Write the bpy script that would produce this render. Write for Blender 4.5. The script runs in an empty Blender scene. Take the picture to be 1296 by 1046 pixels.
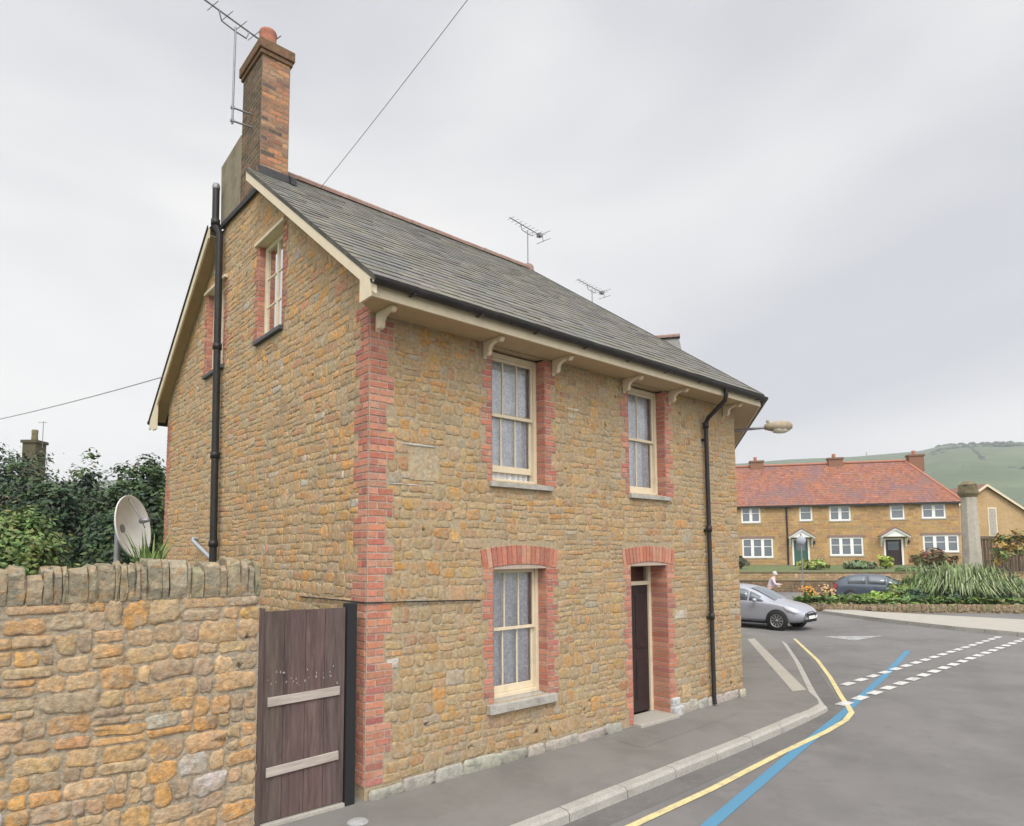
import bpy, math, random
from mathutils import Vector, Matrix, noise
from mathutils.geometry import tessellate_polygon
R_ = math.radians
scene = bpy.context.scene
COL = scene.collection

# ------------------------------------------------------------------ camera
CAM = Vector((-3.4217, -6.1228, 2.5))
YAW, PITCH, ROLL = 0.8593, 0.0821, -0.0047
FPX, SXP, SYP = 827.969, -13.674, 109.936
def cam_axes():
    cy, sy, cp, sp = math.cos(YAW), math.sin(YAW), math.cos(PITCH), math.sin(PITCH)
    F = Vector((cy*cp, sy*cp, sp)); Rt = Vector((sy, -cy, 0)); U = Rt.cross(F)
    cr, sr = math.cos(ROLL), math.sin(ROLL)
    return cr*Rt + sr*U, -sr*Rt + cr*U, F
CR, CU, CF = cam_axes()
cd = bpy.data.cameras.new('camera'); cam = bpy.data.objects.new('camera', cd); COL.objects.link(cam)
cd.sensor_width = 36; cd.lens = 36*FPX/1296
cd.shift_x = -SXP/1296; cd.shift_y = SYP/1296
cd.clip_start = 0.05; cd.clip_end = 6000
M = Matrix((CR, CU, -CF)).transposed().to_4x4(); M.translation = CAM
cam.matrix_world = M
scene.camera = cam
def ray(u, v): return CF + CR*((u-648-SXP)/FPX) - CU*((v-523-SYP)/FPX)
def at(u, v, d): return CAM + ray(u, v)*d
def ground_at(u, d, z):            # the ground point under picture column u at depth d
    p = at(u, 700, d); return Vector((p.x, p.y, z))
def top_z(v, d): return CAM.z + (701-v)/FPX*d

# ------------------------------------------------------------------ sky, sun, exposure
SUN_EL, SUN_AZ = 52.0, 236.0       # degrees; azimuth counter-clockwise from +X
w = bpy.data.worlds.new('World'); scene.world = w; w.use_nodes = True
nt = w.node_tree; nt.nodes.clear()
def N(t, **k):
    n = nt.nodes.new(t)
    for a, b in k.items(): setattr(n, a, b)
    return n
L = nt.links.new
out = N('ShaderNodeOutputWorld')
sky = N('ShaderNodeTexSky', sky_type='NISHITA'); sky.sun_disc = False
sky.sun_elevation = R_(SUN_EL); sky.sun_rotation = R_(90-SUN_AZ); sky.dust_density = 3
bg1 = N('ShaderNodeBackground'); bg1.inputs[1].default_value = 0.05; L(sky.outputs[0], bg1.inputs[0])
tc = N('ShaderNodeTexCoord'); mp = N('ShaderNodeMapping'); mp.inputs['Scale'].default_value = (1, 1, 2.6)
L(tc.outputs['Generated'], mp.inputs[0])
nz = N('ShaderNodeTexNoise'); nz.inputs['Scale'].default_value = 1.5; nz.inputs['Detail'].default_value = 3.5; nz.inputs['Roughness'].default_value = .42
nz.inputs['Distortion'].default_value = .35
L(mp.outputs[0], nz.inputs['Vector'])
rp = N('ShaderNodeValToRGB')
rp.color_ramp.elements[0].position = .33; rp.color_ramp.elements[0].color = (.585, .592, .625, 1)
rp.color_ramp.elements[1].position = .66; rp.color_ramp.elements[1].color = (.88, .868, .85, 1)
L(nz.outputs['Fac'], rp.inputs[0])
# overcast: brighter overhead and round the veiled sun
sd = Vector((math.cos(R_(SUN_AZ))*math.cos(R_(SUN_EL)), math.sin(R_(SUN_AZ))*math.cos(R_(SUN_EL)), math.sin(R_(SUN_EL))))
dot = N('ShaderNodeVectorMath', operation='DOT_PRODUCT'); L(tc.outputs['Generated'], dot.inputs[0]); dot.inputs[1].default_value = sd
mr = N('ShaderNodeMapRange', interpolation_type='SMOOTHSTEP'); L(dot.outputs['Value'], mr.inputs['Value'])
mr.inputs['From Min'].default_value = .25; mr.inputs['From Max'].default_value = 1.0; mr.inputs['To Min'].default_value = .88; mr.inputs['To Max'].default_value = 2.6
mul = N('ShaderNodeVectorMath', operation='SCALE'); L(rp.outputs[0], mul.inputs[0]); L(mr.outputs[0], mul.inputs['Scale'])
bg2 = N('ShaderNodeBackground'); bg2.inputs[1].default_value = 1.05; L(mul.outputs[0], bg2.inputs[0])
mx = N('ShaderNodeMixShader'); mx.inputs[0].default_value = .88
L(bg1.outputs[0], mx.inputs[1]); L(bg2.outputs[0], mx.inputs[2]); L(mx.outputs[0], out.inputs[0])
sl = bpy.data.lights.new('sun', 'SUN'); sl.energy = 1.5; sl.angle = R_(25); sl.color = (1, .965, .91)
so = bpy.data.objects.new('sun', sl); COL.objects.link(so); so.rotation_euler = (-sd).to_track_quat('-Z', 'Y').to_euler(); so.location = (0, 0, 30)
vs = scene.view_settings; vs.view_transform = 'Standard'; vs.look = 'None'; vs.gamma = 1; vs.use_curve_mapping = False; vs.exposure = 0.45

# ------------------------------------------------------------------ materials
def mat(name, color=(.5, .5, .5), rough=.85, attr=False, fine=None, stain=None, bump=None, spec=.3, metal=0, coat=0, stretch=None):
    """fine=(scale, amount); stain=(scale, colour, low, high); bump=(scale, distance, strength)"""
    m = bpy.data.materials.new(name); m.use_nodes = True
    t = m.node_tree; b = t.nodes['Principled BSDF']; lk = t.links.new
    b.inputs['Roughness'].default_value = rough; b.inputs['Specular IOR Level'].default_value = spec
    b.inputs['Metallic'].default_value = metal; b.inputs['Coat Weight'].default_value = coat
    co = t.nodes.new('ShaderNodeTexCoord')
    if attr:
        a = t.nodes.new('ShaderNodeAttribute'); a.attribute_name = 'Col'; c = a.outputs['Color']
    else:
        a = t.nodes.new('ShaderNodeRGB'); a.outputs[0].default_value = (*color, 1); c = a.outputs[0]
    def nz(scale, det=4, rg=.6):
        n = t.nodes.new('ShaderNodeTexNoise'); n.inputs['Scale'].default_value = scale; n.inputs['Detail'].default_value = det
        n.inputs['Roughness'].default_value = rg
        if stretch:
            mq = t.nodes.new('ShaderNodeMapping'); mq.inputs['Scale'].default_value = stretch; lk(co.outputs['Object'], mq.inputs[0]); lk(mq.outputs[0], n.inputs['Vector'])
        else: lk(co.outputs['Object'], n.inputs['Vector'])
        return n.outputs['Fac']
    if stain:
        for st in (stain if isinstance(stain, list) else [stain]):
            r = t.nodes.new('ShaderNodeMapRange'); r.inputs['From Min'].default_value = st[2]; r.inputs['From Max'].default_value = st[3]
            if len(st) > 4: r.inputs['To Max'].default_value = st[4]
            lk(nz(st[0], 5), r.inputs['Value'])
            x = t.nodes.new('ShaderNodeMix'); x.data_type = 'RGBA'; lk(r.outputs[0], x.inputs['Factor']); lk(c, x.inputs[6])
            x.inputs[7].default_value = (*st[1], 1); c = x.outputs[2]
    if fine:
        r = t.nodes.new('ShaderNodeMapRange'); r.inputs['From Min'].default_value = .25; r.inputs['From Max'].default_value = .75
        r.inputs['To Min'].default_value = 1-fine[1]; r.inputs['To Max'].default_value = 1+fine[1]; lk(nz(fine[0]), r.inputs['Value'])
        s = t.nodes.new('ShaderNodeVectorMath'); s.operation = 'SCALE'; lk(c, s.inputs[0]); lk(r.outputs[0], s.inputs['Scale']); c = s.outputs[0]
    lk(c, b.inputs['Base Color'])
    if bump:
        bp = t.nodes.new('ShaderNodeBump'); bp.inputs['Distance'].default_value = bump[1]; bp.inputs['Strength'].default_value = bump[2]
        lk(nz(bump[0], 6, .7), bp.inputs['Height']); lk(bp.outputs[0], b.inputs['Normal'])
    return m
def glass(name, tint=(.9, .93, .95), refl=.1):
    m = bpy.data.materials.new(name); m.use_nodes = True; t = m.node_tree; t.nodes.clear(); lk = t.links.new
    o = t.nodes.new('ShaderNodeOutputMaterial'); tr = t.nodes.new('ShaderNodeBsdfTransparent'); tr.inputs[0].default_value = (*tint, 1)
    g = t.nodes.new('ShaderNodeBsdfGlossy'); g.inputs['Roughness'].default_value = .03
    f = t.nodes.new('ShaderNodeFresnel'); f.inputs[0].default_value = 1.5
    a = t.nodes.new('ShaderNodeMath'); a.operation = 'ADD'; a.inputs[1].default_value = refl; a.use_clamp = True; lk(f.outputs[0], a.inputs[0])
    x = t.nodes.new('ShaderNodeMixShader'); lk(a.outputs[0], x.inputs[0]); lk(tr.outputs[0], x.inputs[1]); lk(g.outputs[0], x.inputs[2]); lk(x.outputs[0], o.inputs[0])
    return m
def lace(name):
    m = mat(name, (.80, .81, .86), .95); t = m.node_tree; lk = t.links.new; b = t.nodes['Principled BSDF']
    co = t.nodes.new('ShaderNodeTexCoord'); v = t.nodes.new('ShaderNodeTexVoronoi'); v.inputs['Scale'].default_value = 30
    lk(co.outputs['Object'], v.inputs['Vector'])
    n = t.nodes.new('ShaderNodeTexNoise'); n.inputs['Scale'].default_value = 9; lk(co.outputs['Object'], n.inputs['Vector'])
    ad = t.nodes.new('ShaderNodeMath'); ad.operation = 'MULTIPLY'; lk(v.outputs['Distance'], ad.inputs[0]); lk(n.outputs['Fac'], ad.inputs[1])
    r = t.nodes.new('ShaderNodeValToRGB'); r.color_ramp.elements[0].position = .12; r.color_ramp.elements[0].color = (.88, .88, .90, 1)
    r.color_ramp.elements[1].position = .34; r.color_ramp.elements[1].color = (.66, .67, .72, 1)
    lk(ad.outputs[0], r.inputs[0]); lk(r.outputs[0], b.inputs['Base Color'])
    return m
def leafmat(name):
    m = mat(name, attr=True, rough=.65, spec=.25, fine=(3, .2))
    b = m.node_tree.nodes['Principled BSDF']; return m
MT = {}
MT['stone'] = mat('ham_stone', attr=True, rough=.92, fine=(24, .30), stain=[(9, (.375, .297, .195), .45, .60, .75), (13, (.43, .265, .12), .54, .66, .6), (7, (.33, .31, .265), .55, .68, .55), (1.4, (.27, .235, .18), .50, .75, .55), (10, (.24, .18, .115), .58, .70, .6), (17, (.46, .39, .28), .60, .72, .5)], bump=(26, .014, .75), spec=.15)
MT['wallstone'] = mat('garden_wall_stone', attr=True, rough=.93, fine=(22, .34), stain=[(9, (.40, .32, .22), .46, .60, .65), (13, (.47, .28, .125), .53, .65, .6), (1.7, (.27, .245, .20), .52, .75, .5), (7, (.19, .15, .105), .58, .70, .65), (16, (.48, .44, .36), .60, .70, .45)], bump=(17, .04, .9), spec=.12)
MT['brick'] = mat('red_brick', attr=True, rough=.9, fine=(34, .2), stain=[(5, (.42, .32, .25), .5, .75, .4), (14, (.40, .29, .22), .54, .72, .55), (2.2, (.26, .17, .13), .55, .75, .5)], bump=(50, .008, .8), spec=.15)
MT['oldbrick'] = mat('weathered_brick', attr=True, rough=.93, fine=(30, .25), stain=(6, (.12, .11, .08), .54, .75, .7), bump=(60, .008, .6), spec=.15)
MT['capstone'] = mat('lichen_stone', (.20, .165, .10), .95, fine=(25, .3), stain=(9, (.13, .12, .07), .45, .65), bump=(40, .02, .7), spec=.1)
MT['capbrick'] = mat('weathered_cap', (.20, .115, .075), .95, fine=(25, .3), stain=[(7, (.15, .13, .07), .48, .64, .8), (14, (.08, .07, .05), .56, .7, .7)], bump=(40, .02, .7), spec=.1)
MT['render'] = mat('grey_render', (.25, .215, .155), .95, fine=(14, .15), stain=(3, (.17, .145, .10), .48, .7), bump=(60, .004, .4), spec=.1)
MT['slate'] = mat('slate', attr=True, rough=.7, fine=(18, .16), stain=[(1.1, (.165, .15, .115), .48, .68, .7), (5, (.13, .125, .085), .55, .7, .65), (2.3, (.125, .12, .118), .52, .7, .6)], bump=(40, .004, .5), spec=.35)
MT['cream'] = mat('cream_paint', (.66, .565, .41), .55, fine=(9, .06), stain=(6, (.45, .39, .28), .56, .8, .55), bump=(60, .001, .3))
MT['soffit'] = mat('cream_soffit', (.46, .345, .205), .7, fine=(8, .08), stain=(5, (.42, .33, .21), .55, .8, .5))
MT['white'] = mat('white_paint', (.78, .78, .75), .5, fine=(9, .04))
MT['black'] = mat('black_plastic', (.026, .024, .023), .42, fine=(12, .25), stain=(5, (.06, .06, .06), .55, .8, .5))
MT['lead'] = mat('lead_flashing', (.035, .035, .038), .7, fine=(12, .25))
MT['terracotta'] = mat('terracotta', (.36, .145, .095), .85, fine=(18, .2), stain=(7, (.25, .18, .14), .5, .75, .6))
MT['ridge'] = mat('ridge_tile', (.27, .17, .14), .9, fine=(14, .25), stain=(5, (.2, .19, .16), .48, .7))
MT['sill'] = mat('stone_sill', (.38, .36, .32), .9, fine=(22, .18), stain=(6, (.24, .22, .19), .5, .75), bump=(50, .006, .5))
MT['slatesill'] = mat('slate_sill', (.09, .09, .1), .7, fine=(14, .2))
MT['plinth'] = mat('plinth_stone', attr=True, rough=.95, fine=(22, .22), stain=(6, (.26, .25, .22), .5, .7), bump=(35, .02, .8), spec=.1)
MT['gate'] = mat('gate_wood', attr=True, rough=.82, fine=(40, .30), stain=[(9, (.075, .055, .05), .48, .68, .8), (14, (.20, .155, .135), .60, .74, .6)], bump=(40, .006, .7), spec=.2, stretch=(1, 1, .09))
MT['batten'] = mat('weathered_batten', (.40, .35, .31), .9, fine=(40, .2), stain=(12, (.25, .2, .17), .5, .7), bump=(40, .004, .6), stretch=(.1, 1, 1))
MT['door'] = mat('dark_door', (.035, .024, .024), .4, fine=(10, .2))
MT['brass'] = mat('brass', (.6, .45, .2), .35, metal=1)
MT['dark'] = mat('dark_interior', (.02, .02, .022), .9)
MT['glass'] = glass('window_glass', (.95, .96, .98), .13); MT['darkglass'] = glass('dark_glass', (.25, .28, .3), .06)
MT['lace'] = lace('lace_curtain')
MT['galv'] = mat('galvanised', (.26, .26, .28), .5, metal=.5, fine=(14, .15))
MT['greypipe'] = mat('grey_pipe', (.34, .37, .42), .45)
MT['dish'] = mat('dish_paint', (.60, .61, .60), .5, fine=(7, .06), stain=(4, (.42, .46, .34), .55, .8, .5))
MT['asphalt'] = mat('asphalt', (.178, .171, .167), .93, fine=(130, .22), stain=[(.45, (.138, .133, .129), .45, .64, .85), (1.7, (.205, .197, .191), .53, .72, .6), (4, (.135, .13, .125), .57, .72, .6)], bump=(220, .004, .6), spec=.2)
MT['pave'] = mat('pavement_asphalt', (.195, .187, .174), .95, fine=(150, .2), stain=[(.8, (.155, .148, .136), .46, .66, .85), (3, (.225, .213, .193), .54, .72, .6), (6, (.145, .138, .126), .57, .72, .5)], bump=(220, .003, .5), spec=.15)
MT['kerb'] = mat('kerb_stone', (.36, .345, .31), .93, fine=(40, .18), stain=[(2.4, (.29, .275, .25), .45, .7, .8), (11, (.25, .23, .2), .58, .75, .5)], bump=(70, .006, .5))
MT['concrete'] = mat('pale_concrete', (.37, .345, .30), .95, fine=(40, .15), stain=(3, (.33, .31, .27), .5, .7))
MT['yellow'] = mat('yellow_paint', (.60, .52, .26), .85, fine=(60, .2), stain=[(7, (.34, .30, .21), .50, .70, .7), (30, (.25, .23, .19), .56, .68, .6)])
MT['whiteline'] = mat('white_line_paint', (.56, .56, .54), .85, fine=(60, .2), stain=[(6, (.25, .25, .24), .50, .70, .8), (28, (.22, .22, .21), .55, .68, .6)])
MT['faded'] = mat('faded_line_paint', (.36, .36, .36), .9, fine=(50, .2), stain=(6, (.2, .2, .2), .45, .68))
MT['blue'] = mat('overlay_blue', (.085, .225, .345), .85, fine=(50, .05))  # flat blue of the map overlay stripe, no real road paint
MT['grass'] = mat('grass', (.115, .14, .06), .95, fine=(9, .35), stain=(.8, (.16, .17, .07), .5, .7))
MT['soil'] = mat('soil', (.11, .09, .06), .97, fine=(12, .35), bump=(20, .05, .7))
MT['hill'] = mat('hill', (.075, .105, .05), .97, fine=(.035, .25), stain=[(.006, (.075, .10, .058), .46, .58), (.013, (.105, .14, .065), .56, .66, .8)])
MT['leaf'] = leafmat('leaf'); MT['bark'] = mat('bark', (.10, .08, .06), .95, fine=(12, .3), bump=(20, .03, .7))
MT['ochre'] = mat('ochre_stone', attr=True, rough=.92, fine=(6, .2), stain=[(.5, (.34, .22, .11), .48, .7, .6), (2.5, (.42, .30, .17), .55, .75, .5)], bump=(9, .03, .5), spec=.1)
MT['claytile'] = mat('clay_tile', attr=True, rough=.85, fine=(5, .18), stain=[(.33, (.20, .125, .125), .48, .60, .8), (.5, (.33, .145, .08), .53, .66, .6), (1.1, (.22, .17, .12), .58, .72, .6)], spec=.15)
MT['browntile'] = mat('brown_tile', attr=True, rough=.85, fine=(5, .2), stain=(.5, (.21, .14, .10), .45, .65), spec=.15)
MT['memorial'] = mat('memorial_stone', (.40, .37, .31), .95, fine=(7, .15), stain=(1.5, (.30, .28, .22), .48, .7), bump=(18, .02, .5))
MT['fence'] = mat('fence_wood', attr=True, rough=.9, fine=(12, .35), stretch=(1, 1, .15))
MT['carsilver'] = mat('silver_paint', (.40, .41, .46), .3, metal=.35, coat=.5, spec=.5)
MT['carblue'] = mat('dark_blue_paint', (.07, .09, .12), .3, metal=.2, coat=.5, spec=.5)
MT['tyre'] = mat('tyre', (.022, .022, .022), .85); MT['rim'] = mat('rim', (.36, .36, .37), .35, metal=.7)
MT['headlight'] = mat('headlight', (.62, .65, .70), .15, spec=.6); MT['taillight'] = mat('taillight', (.42, .05, .05), .25, spec=.5)
MT['carglass'] = mat('car_glass', (.11, .13, .15), .12, spec=.9, coat=.6); MT['trim'] = mat('black_trim', (.02, .02, .022), .6)
MT['skin'] = mat('skin', (.55, .36, .27), .7); MT['shirt'] = mat('pale_shirt', (.58, .50, .55), .9, fine=(20, .08)); MT['trousers'] = mat('dark_trousers', (.05, .055, .08), .9)
MT['hair'] = mat('grey_hair', (.55, .52, .48), .9, fine=(30, .15)); MT['lampglass'] = mat('lamp_bowl', (.60, .56, .46), .3, spec=.5); MT['lampmetal'] = mat('lamp_metal', (.34, .28, .19), .6, fine=(12, .2), stain=(5, (.2, .17, .12), .5, .75))
MT['greendoor'] = mat('green_door', (.05, .12, .09), .5); MT['sign'] = mat('sign_face', (.36, .38, .44), .6)
MT['petal'] = mat('petals', attr=True, rough=.7)

# ------------------------------------------------------------------ mesh builder and tagging
class MB:
    def __init__(s): s.v = []; s.f = []; s.c = []; s.s = []
    def add(s, vs, fs, col=None, smooth=False):
        b = len(s.v); s.v += [tuple(p) for p in vs]
        for f in fs: s.f.append([i+b for i in f]); s.c.append(col or (.5, .5, .5)); s.s.append(smooth)
    def box(s, x0, x1, y0, y1, z0, z1, col=None, F=None):
        p = [(x0, y0, z0), (x1, y0, z0), (x1, y1, z0), (x0, y1, z0), (x0, y0, z1), (x1, y0, z1), (x1, y1, z1), (x0, y1, z1)]
        if F: p = [F(*q) for q in p]
        s.add(p, [(0, 3, 2, 1), (4, 5, 6, 7), (0, 1, 5, 4), (1, 2, 6, 5), (2, 3, 7, 6), (3, 0, 4, 7)], col); return s
    def prism(s, poly, vec, col=None):
        vec = Vector(vec); n = len(poly); a = [Vector(p) for p in poly]; b = [p+vec for p in a]
        s.add(a+b, [tuple(range(n))[::-1], tuple(range(n, 2*n))] + [(i, (i+1) % n, n+(i+1) % n, n+i) for i in range(n)], col); return s
    def tube(s, pts, r, n=8, col=None, smooth=True, caps=True):
        pts = [Vector(p) for p in pts]; m = len(pts); rs = r if isinstance(r, (list, tuple)) else [r]*m
        vs = []; up = None
        for i, p in enumerate(pts):
            d = (pts[min(i+1, m-1)] - pts[max(i-1, 0)]).normalized()
            if up is None: up = Vector((0, 0, 1)) if abs(d.z) < .9 else Vector((1, 0, 0))
            a = d.cross(up).normalized(); b = a.cross(d).normalized(); up = b
            for k in range(n):
                t = 2*math.pi*k/n; vs.append(p + (a*math.cos(t)+b*math.sin(t))*rs[i])
        fs = [(i*n+k, i*n+(k+1) % n, (i+1)*n+(k+1) % n, (i+1)*n+k) for i in range(m-1) for k in range(n)]
        s.add(vs, fs, col, smooth)
        if caps: s.add(vs[:n], [tuple(range(n))[::-1]], col); s.add(vs[-n:], [tuple(range(n))], col)
        return s
    def lathe(s, prof, c, n=20, axis=(0, 0, 1), col=None, smooth=True):
        ax = Vector(axis).normalized(); a = ax.orthogonal().normalized(); b = ax.cross(a); c = Vector(c); vs = []
        for r, h in prof:
            for k in range(n):
                t = 2*math.pi*k/n; vs.append(c+ax*h+(a*math.cos(t)+b*math.sin(t))*r)
        m = len(prof); s.add(vs, [(i*n+k, i*n+(k+1) % n, (i+1)*n+(k+1) % n, (i+1)*n+k) for i in range(m-1) for k in range(n)], col, smooth); return s
    def poly(s, outer, holes=(), col=None, F=None):
        loops = [[Vector((*p, 0)) if len(p) == 2 else Vector(p) for p in lp] for lp in [outer, *holes]]
        flat = [p for lp in loops for p in lp]; tri = tessellate_polygon(loops)
        s.add([F(p.x, p.y, 0) if F else p for p in flat], tri, col); return s
    def build(s, name, m, parent=None, bevel=0):
        me = bpy.data.meshes.new(name); me.from_pydata(s.v, [], s.f)
        ca = me.color_attributes.new('Col', 'FLOAT_COLOR', 'CORNER'); buf = []
        for f, c in zip(s.f, s.c): buf += [c[0], c[1], c[2], 1.0]*len(f)
        ca.data.foreach_set('color', buf)
        me.polygons.foreach_set('use_smooth', s.s); me.update()
        me.materials.append(MT[m]); o = bpy.data.objects.new(name, me); COL.objects.link(o)
        if parent is not None: attach(o, parent)
        if bevel:
            b = o.modifiers.new('bevel', 'BEVEL'); b.width = bevel; b.segments = 2; b.limit_method = 'ANGLE'
        return o
def tag(o, label, cat, group=None):
    o['label'] = label; o['category'] = cat
    if group: o['group'] = group
    return o
def stuff(o, label=None, cat=None):
    o['kind'] = 'stuff'
    if label: o['label'] = label; o['category'] = cat
    return o
def structure(o, label=None): o['kind'] = 'structure'; return o
def thing(name, label, cat, loc=(0, 0, 0), rz=0, group=None, world=True):
    """an Empty at the thing's base; world=True: its parts are modelled in world coordinates"""
    o = bpy.data.objects.new(name, None); COL.objects.link(o); o.location = loc; o.rotation_euler = (0, 0, rz); o.empty_display_size = .2
    tag(o, label, cat, group)
    if world: WORLD.add(o.name)
    return o
WORLD = set()
def attach(o, parent):
    o.parent = parent
    if parent.name in WORLD: o.matrix_parent_inverse = Matrix.Translation(parent.location).inverted()
def frame(O, U, V=(0, 0, 1), Nn=None):
    O, U, V = Vector(O), Vector(U).normalized(), Vector(V).normalized(); Nn = Vector(Nn).normalized() if Nn else U.cross(V)
    def F(u, v, h=0): return O+U*u+V*v+Nn*h
    F.flip = U.cross(V).dot(Nn) < 0
    return F
def jit(rng, c, a=.12, b=.05):
    k = 1+rng.uniform(-a, a); return tuple(max(.005, x*k*(1+rng.uniform(-b, b))) for x in c)

# ------------------------------------------------------------------ masonry
def put(mb, F, vs, fs, col, smooth=False):
    if F.flip: fs = [tuple(reversed(f)) for f in fs]
    mb.add([F(*p) for p in vs], fs, col, smooth)
def stone(mb, F, u0, u1, v0, v1, rng, col, dep):
    w, h = u1-u0, v1-v0; m = min(w, h)
    j = lambda a: rng.uniform(-a, a)
    c = [(u0+j(.1)*w*.5, v0+j(.16)*h), (u1+j(.1)*w*.5, v0+j(.16)*h), (u1+j(.1)*w*.5, v1+j(.16)*h), (u0+j(.1)*w*.5, v1+j(.16)*h)]
    p = []
    for i in range(4):
        a, b, d = c[i], c[(i+3) % 4], c[(i+1) % 4]
        for q in (b, d):
            l = math.hypot(q[0]-a[0], q[1]-a[1]) or 1e-4; t = min(.45, rng.uniform(.10, .30)*m/l)
            p.append((a[0]+(q[0]-a[0])*t, a[1]+(q[1]-a[1])*t))
        if math.hypot(d[0]-a[0], d[1]-a[1]) > .07:
            for t in ((.38, .64) if math.hypot(d[0]-a[0], d[1]-a[1]) > .14 else (.5,)):
                t += rng.uniform(-.08, .08); e = (a[0]+(d[0]-a[0])*t, a[1]+(d[1]-a[1])*t); p.append((e[0]+j(.08)*m, e[1]+j(.11)*m))
    n = len(p); cx = sum(q[0] for q in p)/n; cy = sum(q[1] for q in p)/n
    tu, tv = j(.35)*dep/w, j(.5)*dep/h
    vs = []
    for sc, hh in ((1.02, -.006), (.94, .70), (.74, 1.0)):
        for q in p:
            x, y = cx+(q[0]-cx)*sc, cy+(q[1]-cy)*sc
            vs.append((x, y, hh if hh < 0 else dep*hh*(1+j(.45))+tu*(x-cx)+tv*(y-cy)))
    vs.append((cx, cy, dep*(1+j(.2)))); k = len(vs)-1
    fs = [(r*n+i, r*n+(i+1) % n, (r+1)*n+(i+1) % n, (r+1)*n+i) for r in (0, 1) for i in range(n)] + [(2*n+i, 2*n+(i+1) % n, k) for i in range(n)]
    put(mb, F, vs, fs, col, True)
def rubble(mb, F, u0, u1, v0, v1, rng, pal, blocked=(), clip=None, hh=(.065, .15), ww=(.085, .32), dep=(.002, .0085), gap=.009, warp=.014, row=(.16, .29), chunk=(.16, .55)):
    wts = [p[0] for p in pal]; v = v0
    sx, sy = rng.uniform(0, 99), rng.uniform(0, 99)
    def G(u, q, h=0):
        d = warp
        for b in blocked:
            dd = max(b[0]-u, u-b[1], b[2]-q, q-b[3], 0); d = min(d, warp*dd/.15)
        k = noise.noise(Vector((u*.9+sx, q*1.3+sy, 0)))
        return F(u, q+k*2*d, h)
    G.flip = F.flip
    while v < v1-.03:
        h = min(rng.uniform(*row), v1-v)
        if v1-v-h < .1: h = v1-v
        ivs = [(u0, u1)] if not clip else clip(v, v+h)
        for b in blocked:
            ov = min(v+h, b[3])-max(v, b[2])
            if ov > .35*h:
                nw = []
                for a, c in ivs:
                    if b[1] <= a or b[0] >= c: nw.append((a, c))
                    else:
                        if b[0]-a > .05: nw.append((a, b[0]))
                        if c-b[1] > .05: nw.append((b[1], c))
                ivs = nw
        for a, c in ivs:
            x = a
            while x < c-.03:
                cw_ = rng.uniform(*chunk)
                if c-x-cw_ < chunk[0]*.8: cw_ = c-x if c-x < chunk[1]*1.2 else (c-x)/2
                k = max(1, min(4, round(h/rng.uniform(*hh)))); cuts = [0]+[(i+rng.uniform(-.22, .22))/k for i in range(1, k)]+[1]
                for p0, p1 in zip(cuts, cuts[1:]):
                    p, q = v+h*p0, v+h*p1; u = x; e_ = x+cw_
                    while u < e_-.03:
                        w = ww[0]+(ww[1]-ww[0])*rng.random()**1.5
                        if e_-u-w < ww[0]*.8: w = e_-u if e_-u < ww[1]*1.1 else (e_-u)/2
                        col = jit(rng, rng.choices(pal, wts)[0][1], .13, .05); g = gap*rng.uniform(.6, 1.5)*.5
                        if w-2*g > .03 and q-p-2*g > .02: stone(mb, G, u+g, u+w-g, p+g, q-g, rng, col, rng.uniform(*dep))
                        u += w
                x += cw_
        v += h
def brick(mb, F, u0, u1, v0, v1, rng, col, h=.012, be=.005):
    j = lambda: rng.uniform(-.003, .003); hh = h+rng.uniform(-.002, .002)
    vs = [(u0+j(), v0+j(), -.01), (u1+j(), v0+j(), -.01), (u1+j(), v1+j(), -.01), (u0+j(), v1+j(), -.01)]
    vs += [(vs[0][0]+be, vs[0][1]+be, hh), (vs[1][0]-be, vs[1][1]+be, hh), (vs[2][0]-be, vs[2][1]-be, hh), (vs[3][0]+be, vs[3][1]-be, hh)]
    put(mb, F, vs, [(4, 5, 6, 7), (0, 1, 5, 4), (1, 2, 6, 5), (2, 3, 7, 6), (3, 0, 4, 7)], col)
BRK = [(.45, .17, .11), (.48, .20, .13), (.42, .155, .11), (.49, .24, .16), (.37, .15, .12), (.47, .21, .14)]
BRM = (.43, .34, .28)
def courses(mb, F, u0, u1, v0, v1, rng, cols=BRK, mort=BRM, ch=.077, ln=.225, h=.012):
    """a rectangle of brickwork on its mortar bed"""
    put(mb, F, [(u0, v0, .004), (u1, v0, .004), (u1, v1, .004), (u0, v1, .004)], [(0, 1, 2, 3)], mort)
    n = max(1, round((v1-v0)/ch)); c = (v1-v0)/n
    for k in range(n):
        u = u0
        first = True
        while u < u1-.02:
            l = ln if not (first and k % 2) else ln/2
            first = False
            e = min(u+l, u1)
            if u1-e < .05: e = u1
            brick(mb, F, u+.005, e-.005, v0+k*c+.005, v0+(k+1)*c-.005, rng, jit(rng, rng.choice(cols), .14, .06), h)
            u = e
def toothed(mb, F, edge, sgn, v0, v1, rng, narrow, wide, per, blocked, ph=0):
    ch = .077; k = 0; v = v0
    while v < v1-.02:
        q = min(v+ch*per, v1); w_ = (wide if (k+ph) % 2 else narrow)+rng.uniform(-.012, .012)
        a, b = (edge, edge+w_) if sgn > 0 else (edge-w_, edge)
        courses(mb, F, a, b, v, q, rng); blocked.append((a-.004, b+.004, v, q)); v = q; k += 1
PAL_F = [(4, (0.405, 0.262, 0.125)), (4, (0.376, 0.258, 0.141)), (2.4, (0.413, 0.248, 0.100)), (3, (0.364, 0.266, 0.156)), (1.3, (0.438, 0.232, 0.082)), (1.4, (0.306, 0.209, 0.113)), (.4, (0.348, 0.304, 0.232)), (.5, (0.372, 0.194, 0.106)), (1, (0.431, 0.304, 0.163))]
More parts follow.
